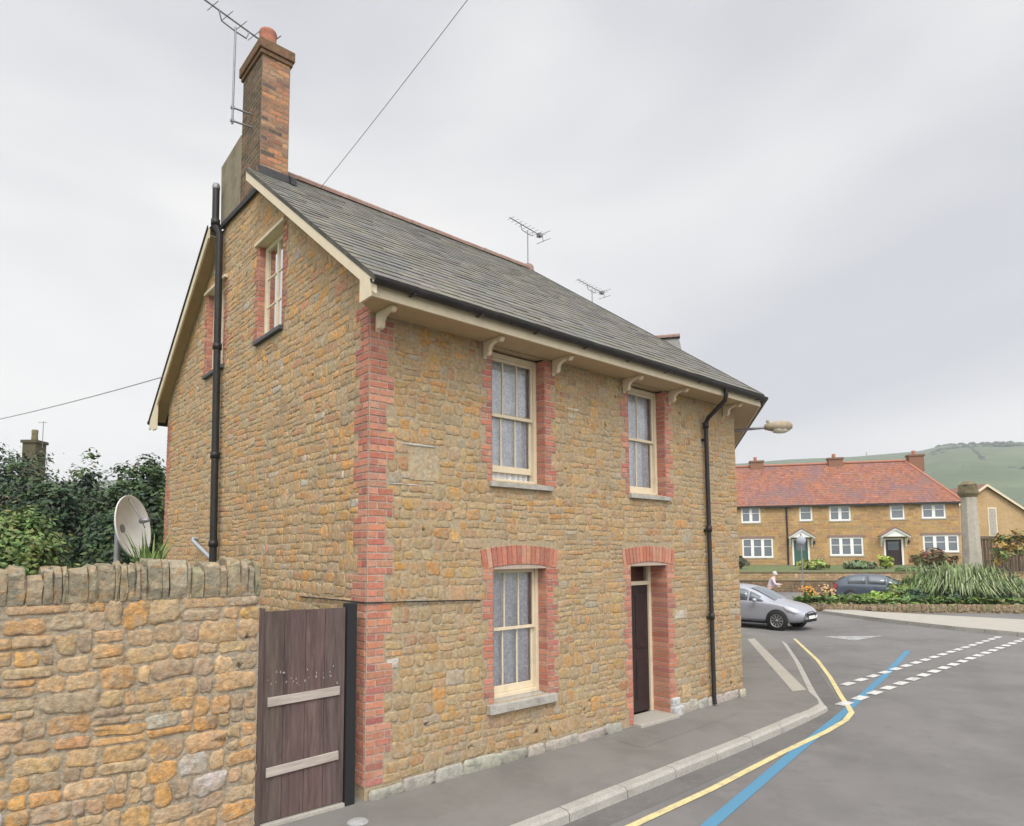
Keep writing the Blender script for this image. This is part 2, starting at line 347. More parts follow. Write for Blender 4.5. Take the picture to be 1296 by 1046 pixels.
PAL_G = [(4, (0.507, 0.314, 0.154)), (4, (0.476, 0.323, 0.187)), (2.4, (0.529, 0.299, 0.123)), (3, (0.455, 0.335, 0.213)), (1.8, (0.561, 0.286, 0.100)), (1.4, (0.371, 0.240, 0.136)), (.35, (0.445, 0.402, 0.346)), (.7, (0.476, 0.231, 0.136))]
PAL_W = [(4, (0.514, 0.344, 0.187)), (4, (0.469, 0.333, 0.204)), (3, (0.538, 0.325, 0.153)), (2.4, (0.413, 0.315, 0.216)), (1.5, (0.576, 0.325, 0.125)), (1.3, (0.363, 0.275, 0.187)), (.6, (0.488, 0.443, 0.398)), (1, (0.589, 0.407, 0.227))]
MORT = (.37, .295, .195)

# ================================================================== GROUND, ROADS
def sheet(name, pts, z, m, F=None):
    mb = MB(); mb.poly([Vector((p[0], p[1], z)) for p in pts]); return structure(mb.build(name, m))
sheet('ground', [(-400, -400), (1800, -400), (1800, 1800), (-400, 1800)], -.16, 'grass')
sheet('road', [(-60, -14), (10, -14), (24, -45), (75, -45), (75, 60), (22, 60), (14, 20), (6, .3), (-60, .3)], -.1, 'asphalt')
KERB = [(-60, -1.62), (0, -1.58), (1.0, -1.57), (3.99, -1.49), (5.61, -1.44), (7.31, -1.34), (7.84, -1.28), (8.25, -1.06), (8.68, -.74), (11.87, 1.03), (15.11, 2.94), (16.39, 4.09), (17.6, 6.0), (19.5, 10), (26, 26)]
def offs(line, d):
    o = []
    for i, p in enumerate(line):
        a = Vector(line[max(i-1, 0)]); b = Vector(line[min(i+1, len(line)-1)]); t = (b-a).normalized(); o.append((p[0]-t.y*d, p[1]+t.x*d))
    return o
KI = offs(KERB, .13)
sheet('pavement', KI + [(19, 26), (10, 8), (6, 4), (6, .35), (-60, .35)], 0.0, 'pave')
def ribbon(name, line, w, z, m, h=0):
    a, b = offs(line, w/2), offs(line, -w/2); mb = MB(); n = len(line)
    vs = [(*p, z) for p in a] + [(*p, z) for p in b]
    mb.add(vs, [(n+i, n+i+1, i+1, i) for i in range(n-1)])
    return mb.build(name, m)
# kerb stones laid end to end: a flat top with a worn, rounded arris
def resample(line, step):
    out_ = [Vector(line[0])]; acc = 0
    for a, b in zip(line, line[1:]):
        a, b = Vector(a), Vector(b); l = (b-a).length; t = step-acc
        while t <= l: out_.append(a+(b-a)*(t/l)); t += step
        acc = (acc+l) % step
    return out_
rng = random.Random(5)
mb = MB()
ks = resample([(-6, -1.59)] + KERB[1:], .46)
for a, b in zip(ks[::2], ks[2::2]):
    t = (b-a).normalized(); nn = Vector((-t.y, t.x)); a2 = a+t*.006; b2 = b-t*.006; k = rng.uniform(.001, .006)
    drop = 0.0 if a.x < 6.3 else min(1, (a.x-6.3)/1.6)*.06
    prof = [(-.012, -.104), (-.006, -.02-drop), (.022, .004+k-drop), (.13, .006+k-drop*.6), (.135, -.05)]
    vs = [(p.x+nn.x*d, p.y+nn.y*d, z) for p in (a2, b2) for d, z in prof]
    mb.add(vs, [(i, i+1, 6+i, 5+i) for i in range(4)] + [(0, 1, 2, 3, 4), (9, 8, 7, 6, 5)], None)
structure(mb.build('kerb', 'kerb'))
for pts, m_ in (([(-6, -2.12), (0, -2.06), (3.17, -1.99), (5.09, -1.87), (6.51, -1.82), (7.36, -1.74), (7.96, -1.60), (8.42, -1.36), (9.0, -1.03), (10.83, -.06), (12.78, 1.04), (16.3, 3.26)], 'yellow'),):
    structure(ribbon('yellow_line', pts, .085, -.0915, m_))
structure(ribbon('blue_line', [(1.6, -2.72), (2.3, -2.50), (5.2, -1.97), (7.7, -1.55), (9.4, -1.22), (11.94, -.74), (16.07, .14)], .13, -.0945, 'blue'))  # map-view route stripe added as a surface; the road has no such marking
MT['gutterdirt'] = mat('road_edge_dirt', (.145, .138, .13), .95, fine=(90, .25), stain=[(1.5, (.115, .108, .10), .48, .66, .8), (9, (.19, .18, .16), .58, .72, .6)], bump=(120, .005, .6))
structure(ribbon('road_edge', [(-6, -1.77), (0, -1.75), (3.99, -1.66), (5.61, -1.61), (7.31, -1.51), (7.9, -1.43), (8.36, -1.19), (8.78, -.88), (11.95, .88), (15.2, 2.8)], .30, -.0975, 'gutterdirt'))
# double give-way dashes
for k in range(18):
    x = 10.15+k*.63+.0*k
    y = -.60-.010*(x-10)
    o = ribbon('give_way_dash', [(x, y), (x+.40, y-.01)], .16, -.0890, 'whiteline'); structure(o)
for k in range(20):
    x = 8.34+k*.66; y = -1.26-.006*(x-8)
    o = ribbon('give_way_dash', [(x, y), (x+.40, y)], .18, -.0890, 'whiteline'); structure(o)
o = MB(); o.poly([Vector((17.5, 2.9, -.095)), Vector((19.0, 1.75, -.095)), Vector((17.2, 1.9, -.095))]); structure(o.build('give_way_triangle', 'faded'))
sheet('drain_strip', [(14.46, 3.76), (14.79, 3.72), (8.72, -.53), (8.40, -.43)], .004, 'concrete')
# patched trench in the pavement and iron covers
sheet('pavement_patch', [(3.6, -.75), (6.3, -.62), (6.3, -.22), (3.6, -.36)], .003, 'pave')
mb = MB(); mb.lathe([(0, .008), (.09, .008), (.10, .0)], (-.30, -.42, .002), 20); tag(mb.build('stopcock_cover', 'faded'), 'small pale round cover set in the pavement by the wooden gate', 'cover')
# far side of the junction
FK = [(60, 5.5), (40, 7.0), (30, 7.2), (25.25, 6.28), (23.6, 3.6), (22.3, .8), (21.6, -2.2), (22, -7), (26, -14), (36, -26)]
FKr = FK[::-1]
sheet('far_pavement', FKr + [(60, 8.5), (40, 9.5), (31, 9.0), (27.3, 7.3), (26.4, 4.6), (26.6, 1.5), (27.0, -3), (28.5, -8), (34, -14), (42, -24)], .02, 'concrete')
mb = MB(); o_ = resample(FKr, .9)
for a, b in zip(o_, o_[1:]):
    t = (b-a).normalized(); nn = Vector((t.y, -t.x)); a2, b2 = a+t*.008, b-t*.008
    mb.prism([(a2.x-nn.x*.0, a2.y-nn.y*.0, -.12), (b2.x, b2.y, -.12), (b2.x+nn.x*.14, b2.y+nn.y*.14, -.12), (a2.x+nn.x*.14, a2.y+nn.y*.14, -.12)], (0, 0, .15))
structure(mb.build('far_kerb', 'kerb'))

# ================================================================== THE STONE HOUSE
HL, HW, ZE, ZR = 7.45, 8.12, 5.29, 8.77          # front length, depth, eaves, ridge
A35 = R_(35); D35 = Vector((math.cos(A35), math.sin(A35), 0)); N35 = Vector((-math.sin(A35), math.cos(A35), 0))
PB = Vector((HL, 0, 0)); PE = PB+D35*8.0; PER = PE+N35*HW; PBR = Vector((HL-HW*math.tan(A35/2), HW, 0))
house = thing('stone_house', 'two storey golden rubble stone house with red brick quoins and slate roof', 'house', (0, 0, 0))
FF = frame((0, 0, 0), (1, 0, 0)); FG = frame((0, 0, 0), (0, 1, 0), (0, 0, 1), (-1, 0, 0)); FE = frame(PB, D35)
OV, BV = .5, math.atan2(ZR-ZE, HW/2+.5)
def rake(y):                                    # underside of the roof above the gable at depth y
    return ZE-.06+(min(y, HW-y)+OV)*math.tan(BV)-.05
WX = [(1.706, 2.626), (4.385, 5.31)]
OP = dict(w1=(1.706, 2.626, 3.40, 5.08), w2=(4.385, 5.31, 3.40, 5.08), w3=(1.72, 2.63, .72, 2.36), dr=(4.37, 5.275, .03, 2.36))
SOF = 5.105
rng = random.Random(11)
# ---- front wall
bq = MB(); bl = [(a, b, c, d) for a, b, c, d in OP.values()]
toothed(bq, FF, 0, 1, .13, 5.06, rng, .215, .31, 4, bl)
quo = bq
jm = {k: dict(l=MB(), r=MB(), t=MB()) for k in OP}
for k in ('w1', 'w2'):
    a, b, c, d = OP[k]
    toothed(jm[k]['l'], FF, a, -1, c-.02, d, rng, .09, .17, 3, bl); toothed(jm[k]['r'], FF, b, 1, c-.02, d, rng, .12, .20, 3, bl, 1)
for k in ('w3', 'dr'):
    a, b, c, d = OP[k]
    toothed(jm[k]['l'], FF, a, -1, c if k == 'dr' else c-.16, d, rng, .10, .17, 3, bl); toothed(jm[k]['r'], FF, b, 1, (c+.22) if k == 'dr' else c-.03, d, rng, .12, .20, 3, bl, 1)
def arch(mb, F, a, b, z, rise, h, rng):
    """segmental arch of soldier bricks springing at z"""
    a -= .16; b += .17; n = round((b-a)/.078); c = (a+b)/2; s = (b-a)/2
    rad = (s*s+rise*rise)/(2*rise); zc = z+rise-rad; th = math.asin(s/rad)
    put(mb, F, [(a-.0, z, .003), (b, z, .003), (b, z+h*.9, .003), (c, z+rise+h, .003), (a, z+h*.9, .003)], [(0, 1, 2, 3, 4)], BRM)
    for i in range(n):
        t0 = -th+2*th*i/n+.0045/rad; t1 = -th+2*th*(i+1)/n-.0045/rad; col = jit(rng, rng.choice(BRK[:4]), .12, .05)
        q = [(c+r*math.sin(t), zc+r*math.cos(t)) for r, t in ((rad, t0), (rad, t1), (rad+h, t1), (rad+h, t0))]
        hh = .014
        vs = [(x, y, -.01) for x, y in q]; cx = sum(x for x, y in q)/4; cy = sum(y for x, y in q)/4
        vs += [(cx+(x-cx)*.93, cy+(y-cy)*.98, hh) for x, y in q]
        put(mb, F, vs, [(4, 5, 6, 7), (0, 1, 5, 4), (1, 2, 6, 5), (2, 3, 7, 6), (3, 0, 4, 7)], col)
    # soffit of the arch, going in
    vs = []
    for i in range(13):
        t = -th+2*th*i/12
        for dd in (.012, -.30): vs.append((c+rad*math.sin(t), zc+rad*math.cos(t), dd))
    put(mb, F, vs, [(2*i, 2*i+1, 2*i+3, 2*i+2) for i in range(12)], (.30, .13, .10))
for k in ('w3', 'dr'):
    a, b, c, d = OP[k]; arch(jm[k]['t'], FF, a, b, d-.05, .06, .235, rng); bl.append((a-.17, b+.18, d-.02, d+.26))
# brick linings of the reveals
def lining(mb, F, a, b, c, d, dep, rng, dep_dir=-1):
    put(mb['l'], F, [(a, c, .01), (a, c, -dep), (a, d, -dep), (a, d, .01)], [(0, 1, 2, 3)], BRM)
    put(mb['r'], F, [(b, c, .01), (b, c, -dep), (b, d, -dep), (b, d, .01)], [(0, 1, 2, 3)], BRM)
    n = round((d-c)/.077); h = (d-c)/n
    for s, x in ((1, a), (-1, b)):
        for i in range(n):
            col = jit(rng, rng.choice(BRK), .12, .05); z0, z1 = c+i*h+.005, c+(i+1)*h-.005
            u = -dep
            vs = [(x-s*.004, z0, .008), (x-s*.004, z0, -dep), (x-s*.004, z1, -dep), (x-s*.004, z1, .008)]
            vs += [(x+s*.006, z0+.004, .004), (x+s*.006, z0+.004, -dep), (x+s*.006, z1-.004, -dep), (x+s*.006, z1-.004, .004)]
            put(mb['l' if s > 0 else 'r'], F, vs, [(4, 5, 6, 7), (0, 1, 5, 4), (3, 2, 6, 7), (0, 3, 7, 4)], col)
for k, dep in (('w1', .22), ('w2', .22), ('w3', .22), ('dr', .36)):
    a, b, c, d = OP[k]; lining(jm[k], FF, a, b, c, d-(.02 if k in ('w3', 'dr') else 0), dep, rng)
fw = MB()
fw.poly([(0, -.15), (HL, -.15), (HL, SOF+.05), (0, SOF+.05)], [[(a, c), (b, c), (b, d), (a, d)] for a, b, c, d in OP.values()], MORT, FF)
# dressed stones let into the rubble
spec = [(.50, .92, 3.31, 3.66, (.42, .345, .235)), (.36, .86, 3.70, 3.745, (.50, .50, .47)), (.24, .66, 3.245, 3.285, (.48, .47, .44)), (3.0, 3.32, 4.46, 4.52, (.5, .45, .38)), (.24, .40, 1.28, 1.40, (.52, .50, .46)),
        (1.07, 1.22, 2.62, 2.80, (.55, .33, .13)), (5.45, 5.8, 1.45, 1.6, (.47, .44, .38)), (5.6, 5.85, .2, .42, (.5, .36, .2))]
for a, b, c, d, col in spec: brick(fw, FF, a+.008, b-.008, c+.008, d-.008, rng, col, .010, .008); bl.append((a, b, c, d))
rubble(fw, FF, .0, HL, .13, SOF, rng, PAL_F, bl)
fwo = fw.build('front_wall', 'stone', house)
pl = MB(); pl2 = MB(); u = .03
while u < HL-.1:
    e = min(u+rng.uniform(.28, .62), HL+.03)
    if not (e > OP['dr'][0]-.05 and u < OP['dr'][1]+.12):
        stone(pl if u < 4.5 else pl2, frame((0, -.03, 0), (1, 0, 0)), u+.003, e-.003, -.03, .125+rng.uniform(-.015, .015), rng, jit(rng, (.36, .335, .285), .12), .022)
    u = e
pl.build('plinth', 'plinth', house); pl2.build('plinth', 'plinth', house)
# ---- gable wall
GW = [(2.41, 3.30, 5.62, 7.06), (HW-3.30, HW-2.41, 5.62, 7.06)]
FL = 8.03                                        # the chimney stands on the gable from here up
gl = list(GW)
toothed(quo, FG, 0, 1, .13, 5.2, rng, .20, .30, 4, gl, 1)
quo2 = MB(); toothed(quo2, FG, HW, -1, .13, 5.2, rng, .16, .28, 4, gl)
gj = [dict(l=MB(), r=MB(), t=MB()) for _ in GW]
for i, (a, b, c, d) in enumerate(GW):
    toothed(gj[i]['l'], FG, a, -1, c, d, rng, .08, .15, 3, gl); toothed(gj[i]['r'], FG, b, 1, c, d, rng, .10, .17, 3, gl, 1); lining(gj[i], FG, a, b, c, d, .22, rng)
gw = MB(); ya = lambda z: max(0, (z-rake(0))/math.tan(BV))
gw.poly([(0, -.15), (HW, -.15), (HW, rake(0)), (HW/2, rake(HW/2)), (0, rake(0))], [[(a, c), (b, c), (b, d), (a, d)] for a, b, c, d in GW], MORT, FG)
def gclip(v, v2):
    y = ya(v2-.03); return [(y, HW-y)] if HW-2*y > .2 else []
rubble(gw, FG, 0, HW, 0, 8.05, rng, PAL_G, gl, gclip)
gw.build('gable_wall', 'stone', house)
quo.build('brick_quoin', 'brick', house); quo2.build('brick_quoin', 'brick', house)
# ---- end wall along the side street, rear walls
ew = MB(); ew.poly([(0, -.15), (8, -.15), (8, SOF+.05), (0, SOF+.05)], (), MORT, FE)
rubble(ew, FE, 0, 8, .05, SOF, rng, PAL_F, ())
for a, b in ((PE, PER), (PER, PBR), (PBR, Vector((0, HW, 0)))):
    F = frame(a, b-a); l = (b-a).length
    if a is PE: ew.poly([(0, -.15), (l, -.15), (l, 5.1), (l/2, 8.5), (0, 5.1)], (), MORT, F)
    else: ew.poly([(0, -.15), (l, -.15), (l, 5.1), (0, 5.1)], (), MORT, F)
ew.build('rear_wall', 'stone', house)
# ---- windows
def surrounds(sd_, par):
    for k in 'lr': sd_[k].build('brick_jamb', 'brick', par)
    if sd_['t'].v: sd_['t'].build('brick_arch', 'brick', par)
def beam(mb, F, u0, u1, v0, v1, h0, h1): mb.box(u0, u1, v0, v1, h0, h1, None, F); return mb
def curtain(F, u0, u1, v0, v1, h, parent, folds=9, name='curtain', m='lace'):
    mb = MB(); n = folds*8; vs = []
    for i in range(n+1):
        x = u0+(u1-u0)*i/n; d = .018*math.sin(i/8*2*math.pi)+.008*math.sin(i*.9)
        vs += [F(x, v0, h+d), F(x, (v0+v1)/2, h+d*.8), F(x, v1, h+d*.5)]
    mb.add(vs, [(3*i+j, 3*i+3+j, 3*i+4+j, 3*i+1+j) for i in range(n) for j in (0, 1)], None, True)
    return mb.build(name, m, parent)
def sash_window(F, a, b, c, d, dep, mid, surround, nb=2, lift=0, archtop=0, sillz=None, label=None):
    fr = MB(); s = .055; h1 = -dep; h0 = -dep-.10
    beam(fr, F, a+.004, a+s, c+.004, d, h0, h1); beam(fr, F, b-s, b-.004, c+.004, d, h0, h1); beam(fr, F, a+s+.001, b-s-.001, d-.06, d, h0, h1-.003)
    beam(fr, F, a+s+.001, b-s-.001, c+.004, c+.05, h0, h1+.01)
    win = fr.build('window', 'cream', house, .004)
    if label: win['label'] = label
    x0, x1 = a+s+.001, b-s-.001
    for nm, z0, z1, hh, bt in (('upper_sash', mid-.02, d-.062, -dep-.022, .045), ('lower_sash', c+.052+lift, mid+.02+lift*.3, -dep-.058, .085)):
        m = MB(); t = .034
        beam(m, F, x0, x0+t, z0, z1, hh-.034, hh); beam(m, F, x1-t, x1, z0, z1, hh-.034, hh)
        lo = .04 if nm == 'upper_sash' else bt
        beam(m, F, x0+t+.0005, x1-t-.0005, z1-.04, z1, hh-.034, hh-.001); beam(m, F, x0+t+.0005, x1-t-.0005, z0, z0+lo, hh-.034, hh-.001)
        for i in range(nb):
            x = x0+t+(x1-x0-2*t)*(i+1)/(nb+1); beam(m, F, x-.010, x+.010, z0+lo+.0005, z1-.0405, hh-.028, hh-.004)
        m.build(nm, 'cream', win, .003)
        g = MB(); g.add([F(x0+t, z0+lo, hh-.017), F(x1-t, z0+lo, hh-.017), F(x1-t, z1-.04, hh-.017), F(x0+t, z1-.04, hh-.017)], [(0, 1, 2, 3)]); g.build('pane', 'glass', win)
    surrounds(surround, win)
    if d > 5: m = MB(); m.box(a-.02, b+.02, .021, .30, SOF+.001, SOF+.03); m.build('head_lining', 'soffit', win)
    curtain(F, a+.02, b-.02, c+.02+lift*.35, d-.01, -dep-.125, win)
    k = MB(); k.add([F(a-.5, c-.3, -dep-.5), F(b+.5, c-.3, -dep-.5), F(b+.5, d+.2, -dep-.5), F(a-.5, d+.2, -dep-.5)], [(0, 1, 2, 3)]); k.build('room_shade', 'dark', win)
    return win
def sill(F, a, b, z, th, win, m='sill', out_=.055):
    mb = MB(); pts = [F(a, z-th, -.2), F(a, z-th, out_), F(a, z-.012, out_), F(a, z+.012, -.2)]; mb.prism(pts, F(b, 0, 0)-F(a, 0, 0)); mb.build('sill', m, win, .006)
w = sash_window(FF, *OP['w1'], .15, 4.27, jm['w1'], lift=.09); sill(FF, 1.66, 2.73, 3.395, .075, w)
w = sash_window(FF, *OP['w2'], .15, 4.27, jm['w2'], nb=1); sill(FF, 4.37, 5.38, 3.395, .075, w)
w = sash_window(FF, *OP['w3'], .15, 1.56, jm['w3']); sill(FF, 1.62, 2.75, .715, .115, w, 'sill', .07)
def casement(F, a, b, c, d, dep, surround):
    fr = MB(); s = .06; h1 = -dep; h0 = -dep-.08
    beam(fr, F, a, a+s, c, d, h0, h1); beam(fr, F, b-s, b, c, d, h0, h1); beam(fr, F, a+s, b-s, d-.07, d, h0, h1-.002); beam(fr, F, a+s, b-s, c, c+.08, h0, h1-.002)
    win = fr.build('window', 'cream', house, .004)
    sa = MB(); beam(sa, F, (a+b)/2-.02, (a+b)/2+.02, c+.08, d-.07, h0+.01, h1-.012)
    for i in (1, 2): z = c+.08+(d-c-.15)*i/3; beam(sa, F, a+s, (a+b)/2-.02, z-.011, z+.011, h0+.02, h1-.02); beam(sa, F, (a+b)/2+.02, b-s, z-.011, z+.011, h0+.02, h1-.02)
    sa.build('glazing_bar', 'cream', win)
    g = MB(); g.add([F(a+s, c+.08, -dep-.03), F(b-s, c+.08, -dep-.03), F(b-s, d-.07, -dep-.03), F(a+s, d-.07, -dep-.03)], [(0, 1, 2, 3)]); g.build('pane', 'glass', win)
    surrounds(surround, win)
    curtain(F, a+s+.001, b-s-.001, c+.04, d-.03, -dep-.072, win, 6)
    li = MB(); li.prism([F(a-.10, d+.0, -.12), F(a-.10, d, .055), F(a-.10, d+.045, .06), F(a-.10, d+.07, -.02)], F(b+.10, 0, 0)-F(a-.10, 0, 0)); li.build('drip_board', 'cream', win, .004)
    sill(F, a-.05, b+.05, c, .07, win, 'slatesill', .06); return win
for i, g in enumerate(GW): casement(FG, *g, .085, gj[i])
# ---- front door
a, b, c, d = OP['dr']; dep = .30
fr = MB(); s = .065
beam(fr, FF, a, a+s, c, d-.01, -dep-.1, -dep); beam(fr, FF, b-s, b, c, d-.01, -dep-.1, -dep); beam(fr, FF, a+s, b-s, d-.07, d+.02, -dep-.1, -dep-.002); beam(fr, FF, a+s, b-s, 2.0, 2.06, -dep-.1, -dep+.012)
dfr = fr.build('door', 'cream', house, .004)
m = MB(); beam(m, FF, a+s, b-s, c+.02, 2.0, -dep-.07, -dep-.03)
for x0, x1, z0, z1 in ((.12, .38, .25, .85), (.52, .78, .25, .85), (.12, .38, 1.02, 1.86), (.52, .78, 1.02, 1.86)):
    beam(m, FF, a+x0, a+x1, z0, z1, -dep-.04, -dep-.018)
m.build('door_leaf', 'door', dfr, .006)
m = MB(); m.lathe([(.0, .0), (.018, .0), (.012, .03), (.028, .045), (.022, .065), (.0, .07)], FF(a+.15, 1.02, -dep-.03), 14, (0, -1, 0)); m.build('handle', 'brass', dfr)
m = MB(); m.add([FF(a+s, 2.06, -dep-.05), FF(b-s, 2.06, -dep-.05), FF(b-s, d-.07, -dep-.05), FF(a+s, d-.07, -dep-.05)], [(0, 1, 2, 3)]); m.build('fanlight', 'glass', dfr)
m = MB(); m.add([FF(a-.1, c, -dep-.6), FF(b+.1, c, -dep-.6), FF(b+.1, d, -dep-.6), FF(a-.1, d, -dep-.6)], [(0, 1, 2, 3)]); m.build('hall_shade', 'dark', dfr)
surrounds(jm['dr'], dfr)
m = MB(); m.box(a-.02, b+.02, -.16, .3, -.02, .045); m.build('step', 'concrete', dfr, .012)
m = MB(); m.box(b+.001, b+.24, -.10, .28, -.02, .14); m.box(b+.012, b+.21, -.055, .27, .14, .26); m.build('jamb_block', 'plinth', dfr, .02)
# ---- roof
BPX = HL+OV*math.tan(A35/2); HWX = (HW/2+OV)*math.tan(A35/2)
SL = math.hypot(HW/2+OV, ZR-ZE)
VD = lambda n: (n*math.cos(BV)+Vector((0, 0, math.sin(BV))))
def slates(mb, F, lo, hi, vmax, rng, cols, row=.19, wd=.27, th=.012):
    n = int(vmax/row)+1
    for k in range(n):
        v0, v1 = k*row, min((k+1)*row+.02, vmax)
        u = lo(v0)-(wd/2 if k % 2 else 0)-rng.random()*.03; e = hi(v0)
        while u < e:
            w_ = wd*rng.uniform(.88, 1.12); g = .003
            a0, b0 = max(u+g, lo(v0)), min(u+w_-g, hi(v0)); a1, b1 = max(u+g, lo(v1)), min(u+w_-g, hi(v1)); u += w_
            if b0-a0 < .02: continue
            if b1 < a1: a1 = b1 = (a0+b0)/2 if a0 > lo(v1) else b0
            z = th*rng.uniform(.85, 1.5); dv = rng.uniform(-.008, .006)
            vs = [(a0, v0+dv-.012, z), (b0, v0+dv-.012, z+rng.uniform(-.003, .003)), (b1, v1, .003), (a1, v1, .003), (a0, v0+dv-.012, .0), (b0, v0+dv-.012, .0)]
            put(mb, F, vs, [(0, 1, 2, 3), (4, 5, 1, 0), (0, 3, 4), (1, 5, 2)], jit(rng, rng.choice(cols), .16, .04))
SLC = [(.150, .144, .130), (.138, .133, .124), (.165, .155, .132), (.152, .146, .124), (.142, .136, .134), (.172, .158, .130)]
X0 = -.24
deck = MB(); E0, E1 = Vector((X0, -OV, ZE)), Vector((BPX, -OV, ZE)); RA, RB = Vector((X0, HW/2, ZR)), Vector((BPX-HWX, HW/2, ZR))
G0 = Vector((X0, HW+OV, ZE)); G1 = Vector((BPX-2*HWX, HW+OV, ZE))
we = 8.35; S1 = PB+D35*we-N35*OV; S1.z = ZE; SR = PB+D35*we+N35*HW/2; SR.z = ZR; S2 = PB+D35*we+N35*(HW+OV); S2.z = ZE
dz = Vector((0, 0, -.05))
NX = .40; nyf, nyr = 3.32, 5.12; zrf = lambda y: ZE+(min(y, HW-y)+OV)*math.tan(BV)
Q = lambda x, y: Vector((x, y, zrf(y)))
for q in ([E0, E1, RB, Vector((NX, HW/2, ZR)), Q(NX, nyf), Q(X0, nyf)], [Vector((NX, HW/2, ZR)), RB, G1, G0, Q(X0, nyr), Q(NX, nyr)], [E1, S1, SR, RB], [RB, SR, S2, G1]): deck.prism([p+Vector((0, 0, -.004)) for p in q], dz, (.05, .045, .04))
roof = deck.build('roof', 'slate', house)
sm = MB(); NF = Vector((0, 1, 0))
slates(sm, frame(E0, (1, 0, 0), VD(NF)), lambda v: (NX-X0+.01 if v*math.cos(BV)-OV > nyf-.02 else 0), lambda v: BPX-X0-HWX*v/SL, SL, rng, SLC)
slates(sm, frame(G1, (-1, 0, 0), VD(-NF)), lambda v: -HWX*v/SL, lambda v: G1.x-X0-(NX-X0+.01 if HW+OV-v*math.cos(BV) < nyr+.02 else 0), SL, rng, SLC)
slates(sm, frame(E1, D35, VD(N35)), lambda v: HWX*v/SL, lambda v: (S1-E1).length, SL, rng, SLC)
slates(sm, frame(S2, -D35, VD(-N35)), lambda v: 0, lambda v: (S2-G1).length+HWX*v/SL, SL, rng, SLC)
sm.build('slate_covering', 'slate', roof)
rt = MB(); 
def ridge(mb, a, b, r=.09, ln=.45):
    a, b = Vector(a), Vector(b); n = max(1, round((b-a).length/ln)); d = (b-a)/n
    s = Vector((d.y, -d.x, 0)).normalized()
    for i in range(n):
        p, q = a+d*i, a+d*(i+1)*1.0+d*.06; rr = r+rng.uniform(0, .006)
        vs = []
        for e, k in ((p, rr), (q, rr*.95)):
            for t in range(7): an = math.pi*(-.08+1.16*t/6); vs.append(e+s*math.cos(an)*k*1.25+Vector((0, 0, math.sin(an)*k-.045)))
        mb.add(vs, [(j, j+1, 8+j, 7+j) for j in range(6)] + [(0, 1, 2, 3, 4, 5, 6)], None, False)
ridge(rt, (.42, HW/2, ZR+.02), RB+Vector((.05, 0, .02))); ridge(rt, RB+Vector((0, 0, .02)), SR+Vector((0, 0, .02))); ridge(rt, PB+D35*6.35+N35*.74+Vector((0, 0, 8.64)), PB+D35*6.35+N35*3.7+Vector((0, 0, 8.64)))
rt.lathe([(.12, -.12), (.13, .0), (.09, .06), (.0, .08)], RB+Vector((0, 0, .03)), 10)
rt.build('ridge_tile', 'ridge', roof)
hp = MB(); hp.tube([E1+Vector((0, 0, .0)), RB+Vector((0, 0, .0))], .022, 6); hp.build('hip_roll', 'lead', roof)
# cross gable with a steep hipped end over the side street
t0 = 6.35; pk = lambda t, p, z: PB+D35*t+N35*p+Vector((0, 0, z))
cg = MB(); R0, R1 = pk(t0, .78, 8.62), pk(t0, 3.7, 8.62)
L0, L1, K0, K1 = pk(t0-1.25, .45, 6.3), pk(t0-1.25, 3.9, 6.3), pk(t0+1.25, .45, 6.3), pk(t0+1.25, 3.9, 6.3)
cg.add([R0, R1, L0, L1, K0, K1], [(2, 0, 1, 3), (0, 4, 5, 1), (2, 4, 0)], (.19, .185, .18))
F_ = frame(L0, L1-L0, R0-L0-(R0-L0).dot((L1-L0).normalized())*(L1-L0).normalized()); vv = (R0-L0)-(R0-L0).dot((L1-L0).normalized())*(L1-L0).normalized()
ln_ = (L1-L0).length; sh = (R0-L0).dot((L1-L0).normalized())
slates(cg, F_, lambda v: sh*v/vv.length, lambda v: ln_-.2*v/vv.length, vv.length, rng, SLC)
cgo = cg.build('cross_gable', 'slate', roof)
# ---- eaves
sf = MB(); b5 = HL+OV*.84*math.tan(A35/2)
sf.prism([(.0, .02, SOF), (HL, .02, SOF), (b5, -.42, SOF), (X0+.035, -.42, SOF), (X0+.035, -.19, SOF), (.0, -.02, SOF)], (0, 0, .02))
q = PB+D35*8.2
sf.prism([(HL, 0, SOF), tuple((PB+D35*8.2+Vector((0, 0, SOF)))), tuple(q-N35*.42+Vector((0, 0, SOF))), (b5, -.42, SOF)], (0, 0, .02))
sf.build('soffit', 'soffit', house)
fa = MB(); fa.prism([(X0+.03, -.42, SOF-.012), (b5, -.42, SOF-.012), (b5+.01, -.445, SOF-.012), (X0+.03, -.445, SOF-.012)], (0, 0, .14))
e = q-N35*.42; fa.prism([(b5, -.42, SOF-.012), (e.x, e.y, SOF-.012), (e.x-N35.x*.025, e.y-N35.y*.025, SOF-.012), (b5+.01, -.445, SOF-.012)], (0, 0, .14))
fa.build('fascia', 'cream', house)
def gutter(mb, a, b, r=.060):
    a, b = Vector(a), Vector(b); d = (b-a).normalized(); s = Vector((d.y, -d.x, 0)); vs = []
    for p in (a, b):
        for rr in (r, r-.007):
            for t in range(9): an = math.pi*t/8; vs.append(p+s*math.cos(an)*rr-Vector((0, 0, math.sin(an)*rr*1.15)))
    fs = [(i, i+1, 19+i, 18+i) for i in range(8)] + [(9+i, 27+i, 28+i, 10+i) for i in range(8)] + [(0, 18, 27, 9), (8, 17, 35, 26)]
    fs += [(i, 9+i, 10+i, i+1) for i in range(8)] + [(18+i, 19+i, 28+i, 27+i) for i in range(8)]
    mb.add(vs, fs, None, False)
gu = MB(); gx = BPX+.02; GY = -.445-.066
gutter(gu, (X0-.02, GY, 5.262), (gx, GY, 5.245)); e = PB+D35*8.3-N35*.511
